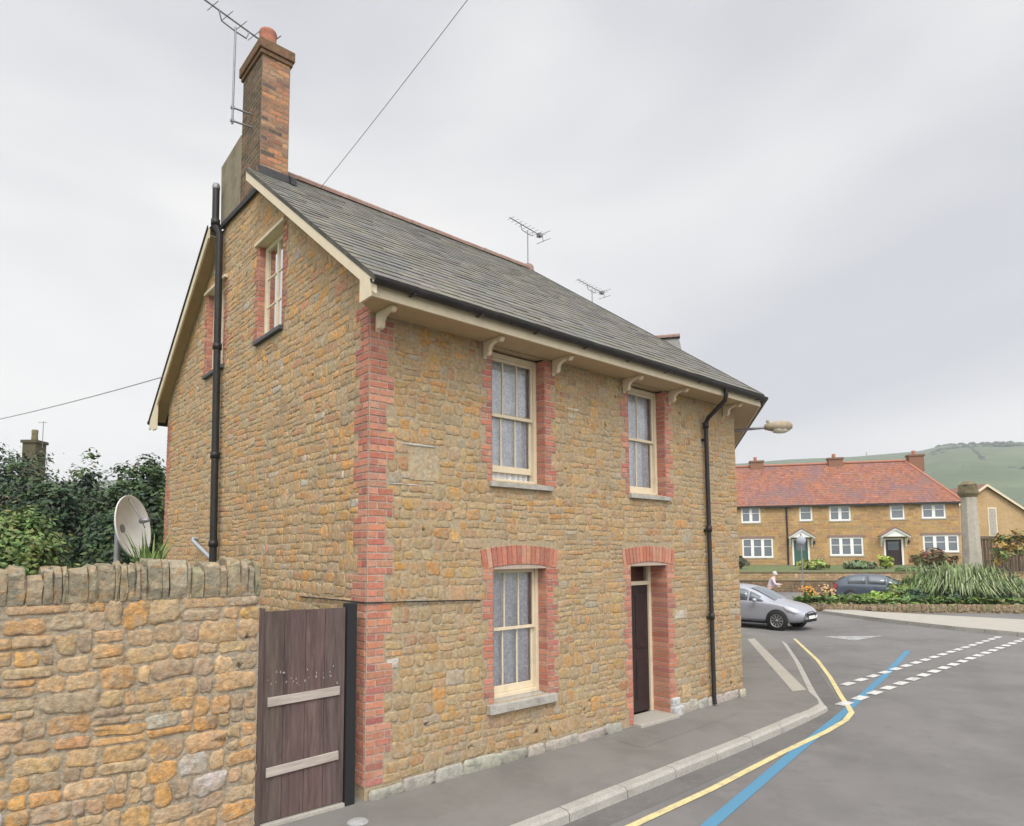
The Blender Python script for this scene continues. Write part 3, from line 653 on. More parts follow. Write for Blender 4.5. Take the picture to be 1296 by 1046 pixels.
gutter(gu, (gx, GY, 5.245), (e.x, e.y, 5.25))
for i in range(9):
    x = .2+i*.9; gu.box(x, x+.03, GY-.05, GY+.06, 5.185, 5.195)
# ---- scrolled brackets under the eaves
gu.build('gutter', 'black', house)
def bracket(x):
    prof = [(0, 0), (.37, 0), (.385, -.035), (.35, -.075), (.30, -.07), (.265, -.04), (.22, -.055), (.16, -.075), (.12, -.12), (.125, -.165), (.10, -.205), (.055, -.215), (.03, -.19), (0, -.24)]
    m = MB(); m.prism([(x, -.012-p*.92, SOF-.001+z*.88) for p, z in prof][::-1], (.06, 0, 0)); m.build('bracket', 'cream', house, .006)
for x in (.06, 1.56, 2.76, 4.26, 5.42, 7.05): bracket(x)
# ---- verges: bargeboards, boxed eaves end
bb = MB()
def board(p0, p1, x0, x1, d0, d1):
    (ya_, za), (yb_, zb) = p0, p1
    bb.prism([(x0, ya_, za-d0), (x0, yb_, zb-d0), (x0, yb_, zb-d1), (x0, ya_, za-d1)], (x1-x0, 0, 0))
board((-OV+.0, ZE), (3.30, ZE+3.80*math.tan(BV)), X0+.005, X0+.035, .055, .185)
bb.prism([(X0+.003, -.20, SOF-.015), (X0+.003, -.445, SOF-.012), (X0+.003, -.455, ZE-.06), (X0+.003, -.20, ZE+.06)], (.03, 0, 0))
bb.build('bargeboard', 'cream', house)
vs_ = MB(); zq = lambda y, d: (X0+.04, y, zrf(y)-d)
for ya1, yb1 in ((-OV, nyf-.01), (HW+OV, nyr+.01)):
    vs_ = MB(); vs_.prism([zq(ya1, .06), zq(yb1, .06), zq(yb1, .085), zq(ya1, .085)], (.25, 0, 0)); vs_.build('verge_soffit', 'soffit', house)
bb = MB(); board((HW+OV, ZE), (5.05, ZE+(HW-5.05+OV)*math.tan(BV)), X0+.005, X0+.035, .055, .225)
bb.prism([(X0+.003, HW-.06, SOF-.10), (X0+.003, HW+.20, SOF-.10), (X0+.003, HW+.445, SOF-.02), (X0+.003, HW+.455, ZE-.06), (X0+.003, HW-.06, ZE+.25)], (.03, 0, 0))
bb.build('bargeboard', 'cream', house)
bb = MB(); board((HW+OV+.05, ZE-.04), (5.05, ZE+(HW-5.05+OV)*math.tan(BV)), X0-.015, X0+.004, .015, .062)
bb.build('verge_trim', 'lead', house)
gu = MB(); gutter(gu, (X0-.02, HW+OV+.02, 5.24), (G1.x, HW+OV+.02, 5.24)); gu.build('gutter', 'black', house)
# ---- chimney: brick stack on the gable with a rendered shoulder behind
CH = dict(x0=-.035, x1=.40, y0=3.32, y1=4.12, z1=10.13)
CBR = [(.36, .17, .10), (.42, .20, .11), (.30, .15, .10), (.24, .14, .10), (.14, .10, .085), (.46, .24, .13), (.34, .20, .13)]
ck = MB(); CMT = (.24, .195, .135)
cx0, cx1, cy0, cy1, cz1 = CH['x0'], CH['x1'], CH['y0'], CH['y1'], CH['z1']
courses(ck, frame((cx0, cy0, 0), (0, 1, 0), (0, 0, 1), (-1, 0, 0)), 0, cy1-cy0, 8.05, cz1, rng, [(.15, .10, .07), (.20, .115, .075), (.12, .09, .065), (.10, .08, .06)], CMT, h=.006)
courses(ck, frame((cx0, cy0, 0), (1, 0, 0)), 0, cx1-cx0, 8.05, cz1, rng, CBR, CMT, h=.006)
courses(ck, frame((cx1, cy0, 0), (0, 1, 0)), 0, cy1-cy0, 8.05, cz1, rng, CBR, CMT, h=.006)
courses(ck, frame((cx1, cy1, 0), (-1, 0, 0)), 0, cx1-cx0, 8.05, cz1, rng, CBR, CMT, h=.006)
chim = ck.build('chimney', 'oldbrick', house)
m = MB()
m.box(cx0-.035, cx1+.035, cy0-.035, cy1+.035, 10.10, 10.17); m.box(cx0-.06, cx1+.06, cy0-.06, cy1+.06, 10.17, 10.33)
xm, ym = (cx0+cx1)/2, (cy0+cy1)/2
m.add([(cx0-.05, cy0-.05, 10.33), (cx1+.05, cy0-.05, 10.33), (cx1+.05, cy1+.05, 10.33), (cx0-.05, cy1+.05, 10.33), (xm-.14, ym-.2, 10.46), (xm+.14, ym-.2, 10.46), (xm+.14, ym+.2, 10.46), (xm-.14, ym+.2, 10.46)], [(0, 1, 5, 4), (1, 2, 6, 5), (2, 3, 7, 6), (3, 0, 4, 7), (4, 5, 6, 7)])
m.build('chimney_cap', 'capbrick', chim, .012)
m = MB(); m.lathe([(.145, 0), (.14, .10), (.13, .30), (.132, .36), (.14, .39), (.13, .42), (.11, .42), (.10, .30), (.10, .0)], (xm, ym-.02, 10.38), 20); m.build('chimney_pot', 'terracotta', chim)
m = MB(); m.prism([(cx0-.01, cy1+.001, 8.0), (cx0-.01, cy1+.93, 8.0), (cx0-.01, cy1+1.0, 9.14), (cx0-.01, cy1+.05, 9.24), (cx0-.01, cy1+.001, 9.22)], (.43, 0, 0)); m.build('rendered_shoulder', 'render', chim, .03)
m = MB()
m.prism([(cx0-.022, cy0-.10, 7.93), (cx0-.022, cy1+1.0, 7.99), (cx0-.022, cy1+1.0, 8.07), (cx0-.022, cy0-.10, 8.01)], (.03, 0, 0))
sl_ = math.tan(BV); zf = ZE+(cy0+OV)*sl_
m.prism([(cx0-.03, cy0-.06, zf-.03), (cx1+.12, cy0-.06, zf-.03), (cx1+.12, cy0-.012, zf+.12), (cx0-.03, cy0-.012, zf+.12)], (0, .006, .004))
m.prism([(cx1+.012, cy0-.12, zf-.06), (cx1+.012, cy1, zf+.62), (cx1+.05, cy1, zf+.55), (cx1+.10, cy0-.12, zf-.06)], (0, .02, .12))
m.build('flashing', 'lead', chim)
# ---- pipes
def pipe_thing(name, pts, r, m_='black', parent=house, collars=()):
    mb = MB(); mb.tube(pts, r, 12)
    for c in collars: mb.lathe([(r, -.05), (r+.014, -.05), (r+.014, .05), (r, .05)], c, 12)
    return mb.build(name, m_, parent)
px = 6.33
dp = pipe_thing('downpipe', [(6.34, GY+.01, 5.19), (6.34, GY+.01, 5.08), (6.35, GY+.04, 5.01), (6.39, -.13, 4.78), (6.40, -.085, 4.72), (6.40, -.075, 4.62), (6.40, -.075, .08), (6.40, -.09, .02)], .036, collars=[(6.40, -.075, 4.66), (6.40, -.075, 2.9), (6.40, -.075, 1.45)])
for z in (4.4, 2.86, 1.41): m = MB(); m.box(6.35, 6.45, -.06, .0, z, z+.03); m.build('pipe_clip', 'black', dp)
sp = pipe_thing('soil_pipe', [(-.10, 4.70, -.05), (-.10, 4.72, 2.7), (-.10, 4.90, 7.85), (-.16, 4.93, 8.0), (-.16, 4.95, 8.62)], .058, collars=[(-.16, 4.93, 8.03), (-.10, 4.83, 5.9), (-.10, 4.77, 4.1), (-.10, 4.72, 2.68)])
m = MB(); m.lathe([(.06, 0), (.064, .04), (.05, .09), (.0, .10)], (-.16, 4.95, 8.62), 12); m.build('vent_cage', 'galv', sp)
pipe_thing('waste_pipe', [(.0, 5.86, 2.78), (-.09, 5.84, 2.78), (-.10, 5.80, 2.74), (-.10, 4.78, 2.44)], .03, 'greypipe')
# ================================================================== GARDEN WALL AND GATE
rng = random.Random(21)
gwl = thing('garden_wall', 'tall rubble garden wall with upright coping stones left of the gate', 'wall', (-4.5, .2, 0))
GX0, GX1, GZ = -9.0, -1.115, 2.13
FWL = frame((GX0, 0, 0), (1, 0, 0)); wl = MB(); WLn = GX1-GX0
wl.box(GX0, GX1, .0, .40, -.15, GZ, (.36, .31, .235))
rubble(wl, FWL, 3.0, WLn, 0, GZ, rng, PAL_W, (), None, (.07, .19), (.10, .42), (.005, .016), .015, .02, (.2, .36), (.2, .7))
rubble(wl, FWL, 0, 3.0, 0, GZ, rng, PAL_W, (), None, (.12, .2), (.2, .42), (.010, .024), .016, .03)
rubble(wl, frame((GX1, 0, 0), (0, 1, 0)), 0, .40, 0, GZ, rng, PAL_W, (), None, (.1, .19), (.14, .30), (.006, .012), .014, .01)
wl.build('wall_face', 'wallstone', gwl)
cp = MB(); x = GX0
while x < GX1-.03:
    wd_ = rng.choice([rng.uniform(.035, .08), rng.uniform(.05, .15)]); e = min(x+wd_, GX1); hgt = GZ+rng.uniform(.25, .33); yb = rng.uniform(.40, .46)
    if rng.random() < .12: hgt -= .04
    col = jit(rng, rng.choice([(.27, .235, .165), (.25, .22, .155), (.30, .25, .165), (.23, .205, .15), (.31, .27, .20)]), .12)
    # each coping stone: rough slab set on edge, front and back faces stepped
    a, b = x+.001, e-.001; n = 6; vs = []; fs = []
    prof = [(-.01, GZ), (-.022+rng.uniform(-.008, .01), GZ+.1), (-.012+rng.uniform(-.012, .012), hgt-.05), (.05, hgt+rng.uniform(-.012, .012)), (.2, hgt+rng.uniform(-.02, .02)), (yb-.07, hgt+rng.uniform(-.03, .02)), (yb, hgt-.07), (yb, GZ)]
    for xx, o1 in ((a, .006), (a+.012, 0), (b-.012, 0), (b, .006)):
        for k, (y, z) in enumerate(prof):
            s = .010 if o1 else 0; cyy = .2; vs.append((xx+(rng.uniform(-.006, .006) if z > GZ+.02 else 0), y+(s if y < cyy else -s)+rng.uniform(-.009, .009), z-(s if z > GZ+.02 else 0)+rng.uniform(-.012, .012)*(z > GZ+.02)))
    m_ = len(prof)
    for i in range(3):
        for k in range(m_-1): fs.append((i*m_+k, (i+1)*m_+k, (i+1)*m_+k+1, i*m_+k+1))
    fs += [tuple(range(m_)), tuple(range(3*m_, 4*m_))[::-1]]
    cp.add(vs, fs, col, False); x = e
cp.build('coping', 'wallstone', gwl)
gt = thing('garden_gate', 'dark brown boarded gate with two pale battens between wall and house', 'gate', (-.65, 0, 0))
bd = MB(); x = -1.055
bw = [.20, .215, .20, .22]
for wd_ in bw:
    bd.box(x+.002, x+wd_-.002, .035+rng.uniform(-.002, .002), .062, .05, 1.965+rng.uniform(-.006, .004), jit(rng, (.118, .082, .076), .12)); x += wd_
bd.box(-1.055, -.22, .063, .09, 1.60, 1.70, (.13, .09, .08)); bd.box(-1.055, -.22, .063, .09, .25, .35, (.13, .09, .08))
bo = bd.build('board_panel', 'gate', gt)
for z, sl in ((1.085, .012), (.445, .022)):
    m = MB(); m.prism([(-1.01, .034, z), (-1.01, .034, z+.085), (-.285+rng.uniform(-.01, .01), .034, z+.085+sl), (-.28, .034, z+sl)], (0, -.018, 0)); m.build('batten', 'batten', gt, .003)
m = MB(); m.box(-.212, -.105, .0, .11, -.05, 2.0); m.build('gate_post', 'trim', gt, .005)
m = MB(); m.box(-1.112, -1.062, .0, .10, -.05, 2.0, (.10, .07, .062)); m.build('gate_post', 'gate', gt, .004)
m = MB(); m.box(-1.06, -.215, .0, .12, -.03, .035); m.build('threshold', 'concrete', gt, .006)
m = MB(); m.lathe([(.012, 0), (.012, .02), (.0, .024)], (-.86, .034, 1.38), 10, (0, -1, 0)); m.build('latch', 'galv', gt)
m = MB(); m.box(-1.075, -1.055, .02, .036, 1.86, 1.95); m.build('hinge', 'galv', gt)
for i in range(26):
    m_x, m_z = rng.uniform(-1.03, -.27), 1.30+rng.gauss(0, .05)
    m = MB() if i == 0 else m; q_ = rng.uniform(.006, .02); m.add([(m_x, .0318, m_z), (m_x+.004+q_*.3, .0318, m_z+.002), (m_x+.003+q_*.25, .0318, m_z+q_*1.5), (m_x, .0318, m_z+q_)], [(0, 1, 2, 3)])
ps = m.build('chipped_paint', 'batten', gt); ps['kind'] = 'stuff'
# ================================================================== CABLES AND AERIALS
def cable(name, a, b, sag, r, label, m_='black', n=18):
    a, b = Vector(a), Vector(b); pts = [a.lerp(b, i/n)-Vector((0, 0, 4*sag*(i/n)*(1-i/n))) for i in range(n+1)]
    mb = MB(); mb.tube(pts, r, 6); return tag(mb.build(name, m_), label, 'cable')
cable('overhead_cable', (X0-.02, 7.62, 5.95), at(-230, 560, 26), .35, .009, 'overhead wire running from the left bargeboard away over the trees', 'galv')
cable('overhead_cable', (1.25, 4.35, 8.70), at(735, -190, 6.5), .05, .005, 'overhead wire rising from behind the roof ridge to the sky', 'galv')
mb = MB(); mb.tube([(-.02, 1.6, 1.99), (-.022, .5, 2.0), (-.022, .0, 2.0), (-.02, -.022, 2.0), (.5, -.024, 1.985), (1.45, -.024, 1.955), (1.5, -.02, 1.95)], .008, 6)
tag(mb.build('wall_cable', 'black'), 'thin dark cable clipped across the stone wall above the gate', 'cable')
def aerial(loc, mast_h, lb, lf, bear, label, lean=(0, 0), clamp=None, s=1.0, r=.014, group='television aerials on the roof'):
    t = thing('television_aerial', label, 'aerial', loc, 0, group, world=False)
    top = Vector((lean[0], lean[1], mast_h)); d = Vector((math.cos(bear), math.sin(bear), 0)); sd_ = Vector((-d.y, d.x, 0))
    m = MB(); m.tube([(0, 0, 0), top], r, 8); m.build('mast', 'galv', t)
    c = top+Vector((0, 0, .07*s)); m = MB(); m.tube([c-d*lf, c+d*lb], r*.8, 6)
    m.tube([c-d*.24*s, c-d*.20*s-Vector((0, 0, .12*s)), c-Vector((0, 0, .13*s)), c+d*.16*s-Vector((0, 0, .12*s)), c+d*.2*s], r*.7, 6)
    el = m; n = 9
    for i in range(n):
        p = c-d*(lf-.05)+d*(lf+lb-.12)*i/(n-1); hl = .10*s+.05*s*i/(n-1)
        el.tube([p-sd_*hl, p+sd_*hl], r*.35, 5)
    el.build('boom', 'galv', t)
    rf = MB(); p = c+d*(lb-.03)
    for zz in (-.09, .09): rf.tube([p+d*abs(zz)*.6-sd_*.20*s+Vector((0, 0, zz*s)), p+d*abs(zz)*.6+sd_*.20*s+Vector((0, 0, zz*s))], r*.5, 5)
    rf.tube([p+d*.06-Vector((0, 0, .1*s)), p, p+d*.06+Vector((0, 0, .1*s))], r*.6, 5)
    q = c+d*(lb-.12); rf.box(q.x-.05*s, q.x+.05*s, q.y-.05*s, q.y+.05*s, q.z-.04*s, q.z+.03*s)
    rf.build('reflector', 'galv', t)
    if clamp:
        k = MB()
        for z in clamp: k.tube([(0, 0, z), (cx0-loc[0]+.01, 0, z+.02)], .014, 6); k.box(-.025, .025, -.025, .025, z-.02, z+.02)
        k.build('wall_bracket', 'galv', t)
    return t
aerial((-.34, 3.66, 9.02), 1.55, .62, 1.35, R_(14), 'television aerial on a mast bracketed to the chimney stack', (0, -.02), (.05, .26), 1.15, .017)
aerial((6.17, HW/2, 8.76), .87, .55, .62, R_(8), 'television aerial standing at the end of the roof ridge', s=1.0, r=.013)
aerial((9.9, 5.46, 8.70), 1.03, .62, .70, R_(8), 'television aerial farther back, its foot hidden behind the roof', s=1.0, r=.013)
# ================================================================== STREET LAMP ON THE END WALL
lw = PB+D35*1.2+Vector((0, 0, 4.86)); od = -N35
sl_t = thing('wall_lamp', 'street lamp on a bracket sticking out from the end of the house', 'street lamp', tuple(lw))
m = MB(); m.tube([lw+Vector((0, 0, .05)), lw+od*.4+Vector((0, 0, .075)), lw+od*.78+Vector((0, 0, .095))], .026, 8); m.prism([lw+D35*.06+od*.0-Vector((0, 0, .4)), lw-D35*.06-Vector((0, 0, .4)), lw-D35*.06+Vector((0, 0, .1)), lw+D35*.06+Vector((0, 0, .1))], od*.03); m.build('bracket_arm', 'galv', sl_t)
c = lw+od*.70+Vector((0, 0, .10))
m = MB(); m.lathe([(.0, -.02), (.05, -.015), (.075, .06), (.10, .16), (.115, .30), (.10, .42), (.05, .49), (.0, .50)], c, 16, od); ho = m.build('lantern_hood', 'lampmetal', sl_t)
m = MB(); m.lathe([(.0, .12), (.075, .14), (.095, .24), (.09, .36), (.05, .44), (.0, .45)], c-Vector((0, 0, .045)), 16, od); m.build('lamp_bowl', 'lampglass', sl_t)
m = MB(); m.lathe([(.03, 0), (.035, .05), (.0, .07)], c+od*.05+Vector((0, 0, .08)), 10); m.build('photocell', 'lampmetal', sl_t)
# ================================================================== SATELLITE DISH
dc = at(162, 668, 8.9)
ds = thing('satellite_dish', 'large pale round satellite dish on a pole behind the garden wall', 'satellite dish', (dc.x, dc.y, 0))
toc = CAM-dc; az = math.atan2(toc.y, toc.x)+R_(61); el_ = R_(9)
dax = Vector((math.cos(az)*math.cos(el_), math.sin(az)*math.cos(el_), math.sin(el_)))
m = MB(); RD = .42; m.lathe([(RD*k/10, .16*(k/10)**2-.08) for k in range(11)] + [(RD+.012, .085), (RD+.012, .065)] + [(RD*k/10, .16*(k/10)**2-.095) for k in range(10, -1, -1)], dc, 40, dax); m.build('reflector', 'dish', ds)
ax_ = dax; side = Vector((-math.sin(az), math.cos(az), 0)); upv = dax.cross(side)*-1
fp = dc+ax_*.20-upv*.06
m = MB(); m.tube([dc-upv*RD*.95+ax_*.06, fp-ax_*.0], .012, 6); m.tube([dc+side*RD*.8+ax_*.05, fp], .008, 6); m.build('feed_arm', 'galv', ds)
m = MB(); m.lathe([(.0, -.03), (.035, -.03), (.035, .03), (.025, .10), (.0, .10)], fp, 12, ax_); m.build('feed_horn', 'galv', ds)
bk = dc-ax_*.14; m = MB(); m.tube([(bk.x, bk.y, -.1), (bk.x, bk.y, dc.z+.05)], .035, 10); m.tube([bk, dc-ax_*.07], .06, 8); m.build('pole', 'galv', ds)
# ================================================================== PLANTS
def leaf_card(mb, p, n, s, rng, col, asp=1.8):
    n = n.normalized(); a = n.orthogonal().normalized(); a.rotate(Matrix.Rotation(rng.uniform(0, 6.283), 3, n)); b = n.cross(a)
    a = a*s*asp*.5; b = b*s*.5; k = n*s*rng.uniform(-.15, .15)
    mb.add([p-a, p-b*.9+k, p+a, p+b*.9+k], [(0, 1, 2), (0, 2, 3)], col)
def clumps(mb, c, rad, nclump, nleaf, size, rng, cols, clump_r=.3, inner=.55, flat=-.9, asp=1.8):
    """leaves in clumps through the outer volume of an uneven ellipsoid"""
    c = Vector(c); sx = rng.uniform(0, 99)
    for i in range(nclump):
        while True:
            d = Vector((rng.gauss(0, 1), rng.gauss(0, 1), rng.gauss(0, 1))).normalized()
            if d.z > flat: break
        lump = .80+.42*noise.noise(d*1.7+Vector((sx, 0, 0)))+rng.uniform(-.06, .06)
        q = rng.uniform(inner, 1.0)*lump; pc = c+Vector((d.x*rad[0]*q, d.y*rad[1]*q, d.z*rad[2]*q))
        base = rng.choice(cols); k = rng.uniform(.72, 1.28); cr = clump_r*rng.uniform(.6, 1.3)*min(rad)
        for j in range(nleaf):
            o = Vector((rng.gauss(0, .45), rng.gauss(0, .45), rng.gauss(0, .36)))*cr
            nrm = (d*.7+o.normalized()*.6+Vector((rng.gauss(0, .5), rng.gauss(0, .5), rng.gauss(0, .5)+.5)))
            leaf_card(mb, pc+o, nrm, size*rng.uniform(.6, 1.35), rng, tuple(x*k*rng.uniform(.8, 1.2) for x in base), asp)
def tree(name, label, cat, base, h, r, cols, rng, size=.14, nclump=170, nleaf=34, trunk=.16, group=None, low=.12):
    base = Vector(base); t = thing(name, label, cat, tuple(base), 0, group)
    m = MB(); top = base+Vector((rng.uniform(-.2, .2), rng.uniform(-.2, .2), h*.72)); mid = base.lerp(top, .4)+Vector((rng.uniform(-.15, .15), rng.uniform(-.15, .15), 0))
    m.tube([base-Vector((0, 0, .2)), base.lerp(mid, .5), mid, top], [trunk, trunk*.85, trunk*.65, trunk*.2], 9)
    for i in range(9):
        z = rng.uniform(.18, .62); p = base.lerp(top, z); an = i*2.4+rng.uniform(-.4, .4); l = r*rng.uniform(.55, .85)
        q = p+Vector((math.cos(an)*l, math.sin(an)*l, l*rng.uniform(.35, .8))); m.tube([p, p.lerp(q, .5)+Vector((0, 0, -.06)), q], [trunk*.4, trunk*.25, trunk*.07], 6)
    m.build('trunk', 'bark', t)
    k = MB(); c = base+Vector((0, 0, h*(.5+low*.5))); clumps(k, c, (r, r, h*(.5-low*.5)), nclump, nleaf, size, rng, cols, .30); k.build('crown', 'leaf', t)
    return t
DK = [(.042, .074, .034), (.055, .09, .036), (.036, .06, .036), (.07, .105, .042), (.052, .076, .052)]
MG = [(.06, .10, .035), (.075, .12, .04), (.05, .085, .035), (.09, .13, .045)]
LG = [(.13, .20, .075), (.16, .23, .09), (.11, .18, .075), (.19, .25, .11)]
PB_ = [(.12, .18, .055), (.15, .21, .065), (.10, .16, .055), (.19, .24, .085)]
rng = random.Random(33)
def hedge_tree(u, d, top, wpx, cols, label, name='garden_tree', **k):
    b = ground_at(u, d, -.1); h = top_z(top, d)+.1; return tree(name, label, 'tree', b, h, wpx/FPX*d/2, cols, rng, group='dark trees beyond the garden wall', **k)
TP = [(0, 25, 548, 150, DK, 'dark bushy evergreen tree at the far left edge behind the wall'), (58, 21, 588, 105, DK, 'dark evergreen tree beside the farther chimney, behind the pale bush'),
      (108, 24, 577, 100, DK+MG[:1], 'dark green tree between the farther chimney and the satellite dish'), (150, 20, 604, 95, DK, 'low dark tree directly behind the satellite dish'),
      (178, 23, 558, 92, MG+DK, 'mid green tree with a rounded top just left of the house gable'), (215, 26, 574, 120, DK, 'dark tree half hidden by the left corner of the house')]
for u, d, top, wpx, cols, lab in TP: hedge_tree(u, d, top, wpx, cols, lab, size=.105, low=.02, nclump=300, nleaf=48)
b = ground_at(18, 12.5, -.1); tree('pale_bush', 'pale green bush rising over the garden wall at the left edge', 'bush', b, top_z(618, 12.5)+.1, 1.12, PB_, rng, size=.065, nclump=240, nleaf=60, trunk=.07, low=.02)
b = at(178, 690, 8.4); mb = MB()
for i in range(60):
    an = rng.uniform(0, 6.28); l = rng.uniform(.25, .75); p = Vector((b.x+.1+rng.uniform(-.12, .12), b.y+rng.uniform(-.12, .12), 2.15)); q = p+Vector((math.cos(an)*l*.5, math.sin(an)*l*.5, l)); s_ = (q-p).cross(Vector((0, 0, 1))).normalized()*.011
    col = jit(rng, (.17, .25, .08), .2); mid = p.lerp(q, .55)+Vector((0, 0, .07)); mb.add([p-s_, p+s_, mid+s_, mid-s_, q], [(0, 1, 2, 3), (3, 2, 4)], col)
for i in range(14):
    p = Vector((b.x+.1, b.y, 0)); q = Vector((b.x+.1+rng.uniform(-.12, .12), b.y+rng.uniform(-.12, .12), 2.2)); mb.tube([p, q], .006, 4, (.12, .15, .06))
tag(mb.build('tall_weed', 'leaf'), 'light green tuft of stalks in front of the satellite dish', 'plant')
# ================================================================== HOUSE BEYOND THE TREES ON THE LEFT (only its chimney clears them)
c0 = ground_at(36, 34, -.1); fhs = thing('distant_house', 'house hidden behind the trees at left with one chimney showing', 'house', tuple(c0))
rx = Vector((CR.x, CR.y, 0)).normalized(); fy = Vector((CF.x, CF.y, 0)).normalized()
def FH(u, v, h=0): return c0+rx*u+fy*v+Vector((0, 0, h))
FH.flip = False
m = MB(); m.box(-4, 4, -3, 3, 0, 4.2, (.42, .33, .2), FH); m.build('wall', 'ochre', fhs)
m = MB(); m.prism([FH(-4.2, -3.3, 4.1), FH(-4.2, 3.3, 4.1), FH(-4.2, 0, 5.7)], rx*8.4, (.2, .13, .09)); rfo = m.build('roof', 'browntile', fhs)
m = MB(); zt = top_z(553, 34); m.box(-.33, .36, -.4, .4, 4.6, zt-.1, (.10, .09, .055), FH); m.box(-.40, .43, -.47, .47, zt-.1, zt+.05, (.09, .08, .05), FH); ch_ = m.build('chimney', 'oldbrick', rfo)
m = MB(); m.lathe([(.17, 0), (.14, .3), (.16, .55), (.13, .6)], FH(.0, 0, zt+.05), 12); m.build('chimney_pot', 'capstone', rfo)
m = MB(); m.tube([FH(.42, 0, zt-.3), FH(.42, 0, zt+1.1)], .02, 6); m.tube([FH(.15, 0, zt+1.05), FH(.6, 0, zt+1.05)], .015, 5); m.build('aerial_mast', 'galv', rfo)
m = MB(); m.box(-2.5, -1.2, -3.03, -2.95, 1.2, 2.4, None, FH); wv = m.build('window', 'white', fhs); m = MB(); m.box(-2.4, -1.3, -3.04, -3.028, 1.3, 2.3, None, FH); m.build('pane', 'carglass', wv)
# ================================================================== BANK, RETAINING WALL, TERRACE
P0, P1 = ground_at(932, 62, 1.30), ground_at(1220, 57, 1.30)
UT = (P1-P0).normalized(); NT = Vector((UT.y, -UT.x, 0)); NT = NT if NT.dot(CAM-P0) > 0 else -NT
FT = frame(P0, UT, (0, 0, 1), NT)
def tp(u, v):                                   # photo pixel -> terrace facade coordinates
    r = ray(u, v); t = (P0-CAM).dot(NT)/r.dot(NT); p = CAM+r*t; return (p-P0).dot(UT), p.z
LT = tp(1217, 690)[0]; ZW = tp(1100, 638)[1]
bank = MB(); W0, W1 = ground_at(905, 43, 0), ground_at(1150, 40, 0); W2 = ground_at(1420, 40, 0); dW = (W1-W0).normalized()
W0 = W0-dW*10
def lift(p, z): return Vector((p.x, p.y, z))
far0, far1 = P0-UT*25-NT*40, P1+UT*40-NT*40
bank.add([lift(W0-NT*1.2, 1.10), lift(W2-NT*1.2, 1.10), lift(P1+UT*40+NT*3, 1.3), lift(P0-UT*25+NT*3, 1.3), lift(far1, 1.8), lift(far0, 1.8)], [(0, 1, 2, 3), (3, 2, 4, 5)])
structure(bank.build('lawn_bank', 'grass'))
rng = random.Random(44)
OCH = [(.39, .25, .12), (.37, .245, .13), (.41, .255, .11), (.34, .235, .135)]
def retaining(name, label, a, b, z0, z1, thick, cols, ch=.16):
    t = thing(name, label, 'wall', tuple(a)); F = frame(a, b-a); F = F if (F(0, 0, 1)-F(0, 0, 0)).dot(CAM-a) > 0 else frame(a, b-a, (0, 0, 1), -(b-a).normalized().cross(Vector((0, 0, 1))))
    l = (b-a).length; m = MB(); m.box(0, l, z0-.1, z1, -thick, 0, (.30, .22, .14), F); z = z0
    while z < z1-.03:
        e = min(z+ch*rng.uniform(.8, 1.2), z1); u = 0
        while u < l-.1:
            q = min(u+rng.uniform(.25, .6), l); brick(m, F, u+.01, q-.01, z+.008, e-.008, rng, jit(rng, rng.choice(cols), .2, .08), .02, .015); u = q
        z = e
    m.build('wall_face', 'ochre', t)
    m = MB(); u = 0
    while u < l-.05:
        q = min(u+.9, l); m.box(u+.005, q-.005, z1+.0, z1+.08, -thick-.03, .05, None, F); u = q
    m.build('coping', 'capstone', t); return t
retaining('retaining_wall', 'dark lower stone wall behind the silver car, below the terrace gardens', W0, W2, -.1, .62, .3, [(.13, .095, .065), (.15, .11, .075), (.115, .09, .065)])
W0b, W2b = W0-NT*1.0, W2-NT*1.0
retaining('garden_terrace_wall', 'paler upper stone wall holding up the terrace front gardens', W0b, W2b, .5, 1.12, .3, [(.40, .28, .16), (.44, .31, .18), (.36, .26, .16)])
ter = thing('terrace_row', 'long ochre terrace of houses with red tiled roof and white windows', 'terrace', tuple(P0))
u0 = -9.0; DEP = 7.5
m = MB(); F = FT
holes = []
win_up = [(938.5, 962, 641.5, 662, 2), (1012, 1027.5, 641, 659.5, 1), (1050, 1076, 640, 659.5, 2), (1127, 1144, 637.5, 657.5, 1), (1167, 1196, 637, 656.5, 2)]
win_lo = [(940, 978, 681.5, 706, 3), (1051, 1092, 680, 703.5, 3), (1169, 1213, 677, 699, 3)]
doors = [(1005.5, 1022, 684, 713, 'greendoor', 'green front door under a white gabled hood'), (1122, 1140.5, 683, 713, 'door', 'dark front door under a white gabled hood')]
def tr(q):
    a = tp(q[0], q[3]); b = tp(q[1], q[2]); return a[0], b[0], a[1]-0, b[1]
allw = [tr(q)+(q[4],) for q in win_up+win_lo]
drs = [tr(q)[:2]+(1.32, tr(q)[3]) for q in doors]
def FTz(u, z, h=0): return lift(P0, 0)+UT*u+Vector((0, 0, z))+NT*h
FTz.flip = FT.flip
ops = [(a, b, c, d) for a, b, c, d, _ in allw]+drs
m.poly([(u0, .9), (LT, .9), (LT, ZW), (u0, ZW)], [[(a, c), (b, c), (b, d), (a, d)] for a, b, c, d in ops], (.46, .31, .15), FTz)
z = 1.25
while z < ZW-.1:
    u = u0-rng.random()*.4
    while u < LT-.05:
        q = u+rng.uniform(.35, .8); a, b = max(u, u0), min(q, LT); u = q
        if b-a > .1 and not any(b > o[0]-.02 and a < o[1]+.02 and z+.26 > o[2] and z < o[3] for o in ops): brick(m, FTz, a+.012, b-.012, z+.012, z+.248, rng, jit(rng, rng.choice(OCH), .14, .08), .012, .012)
    z += .26
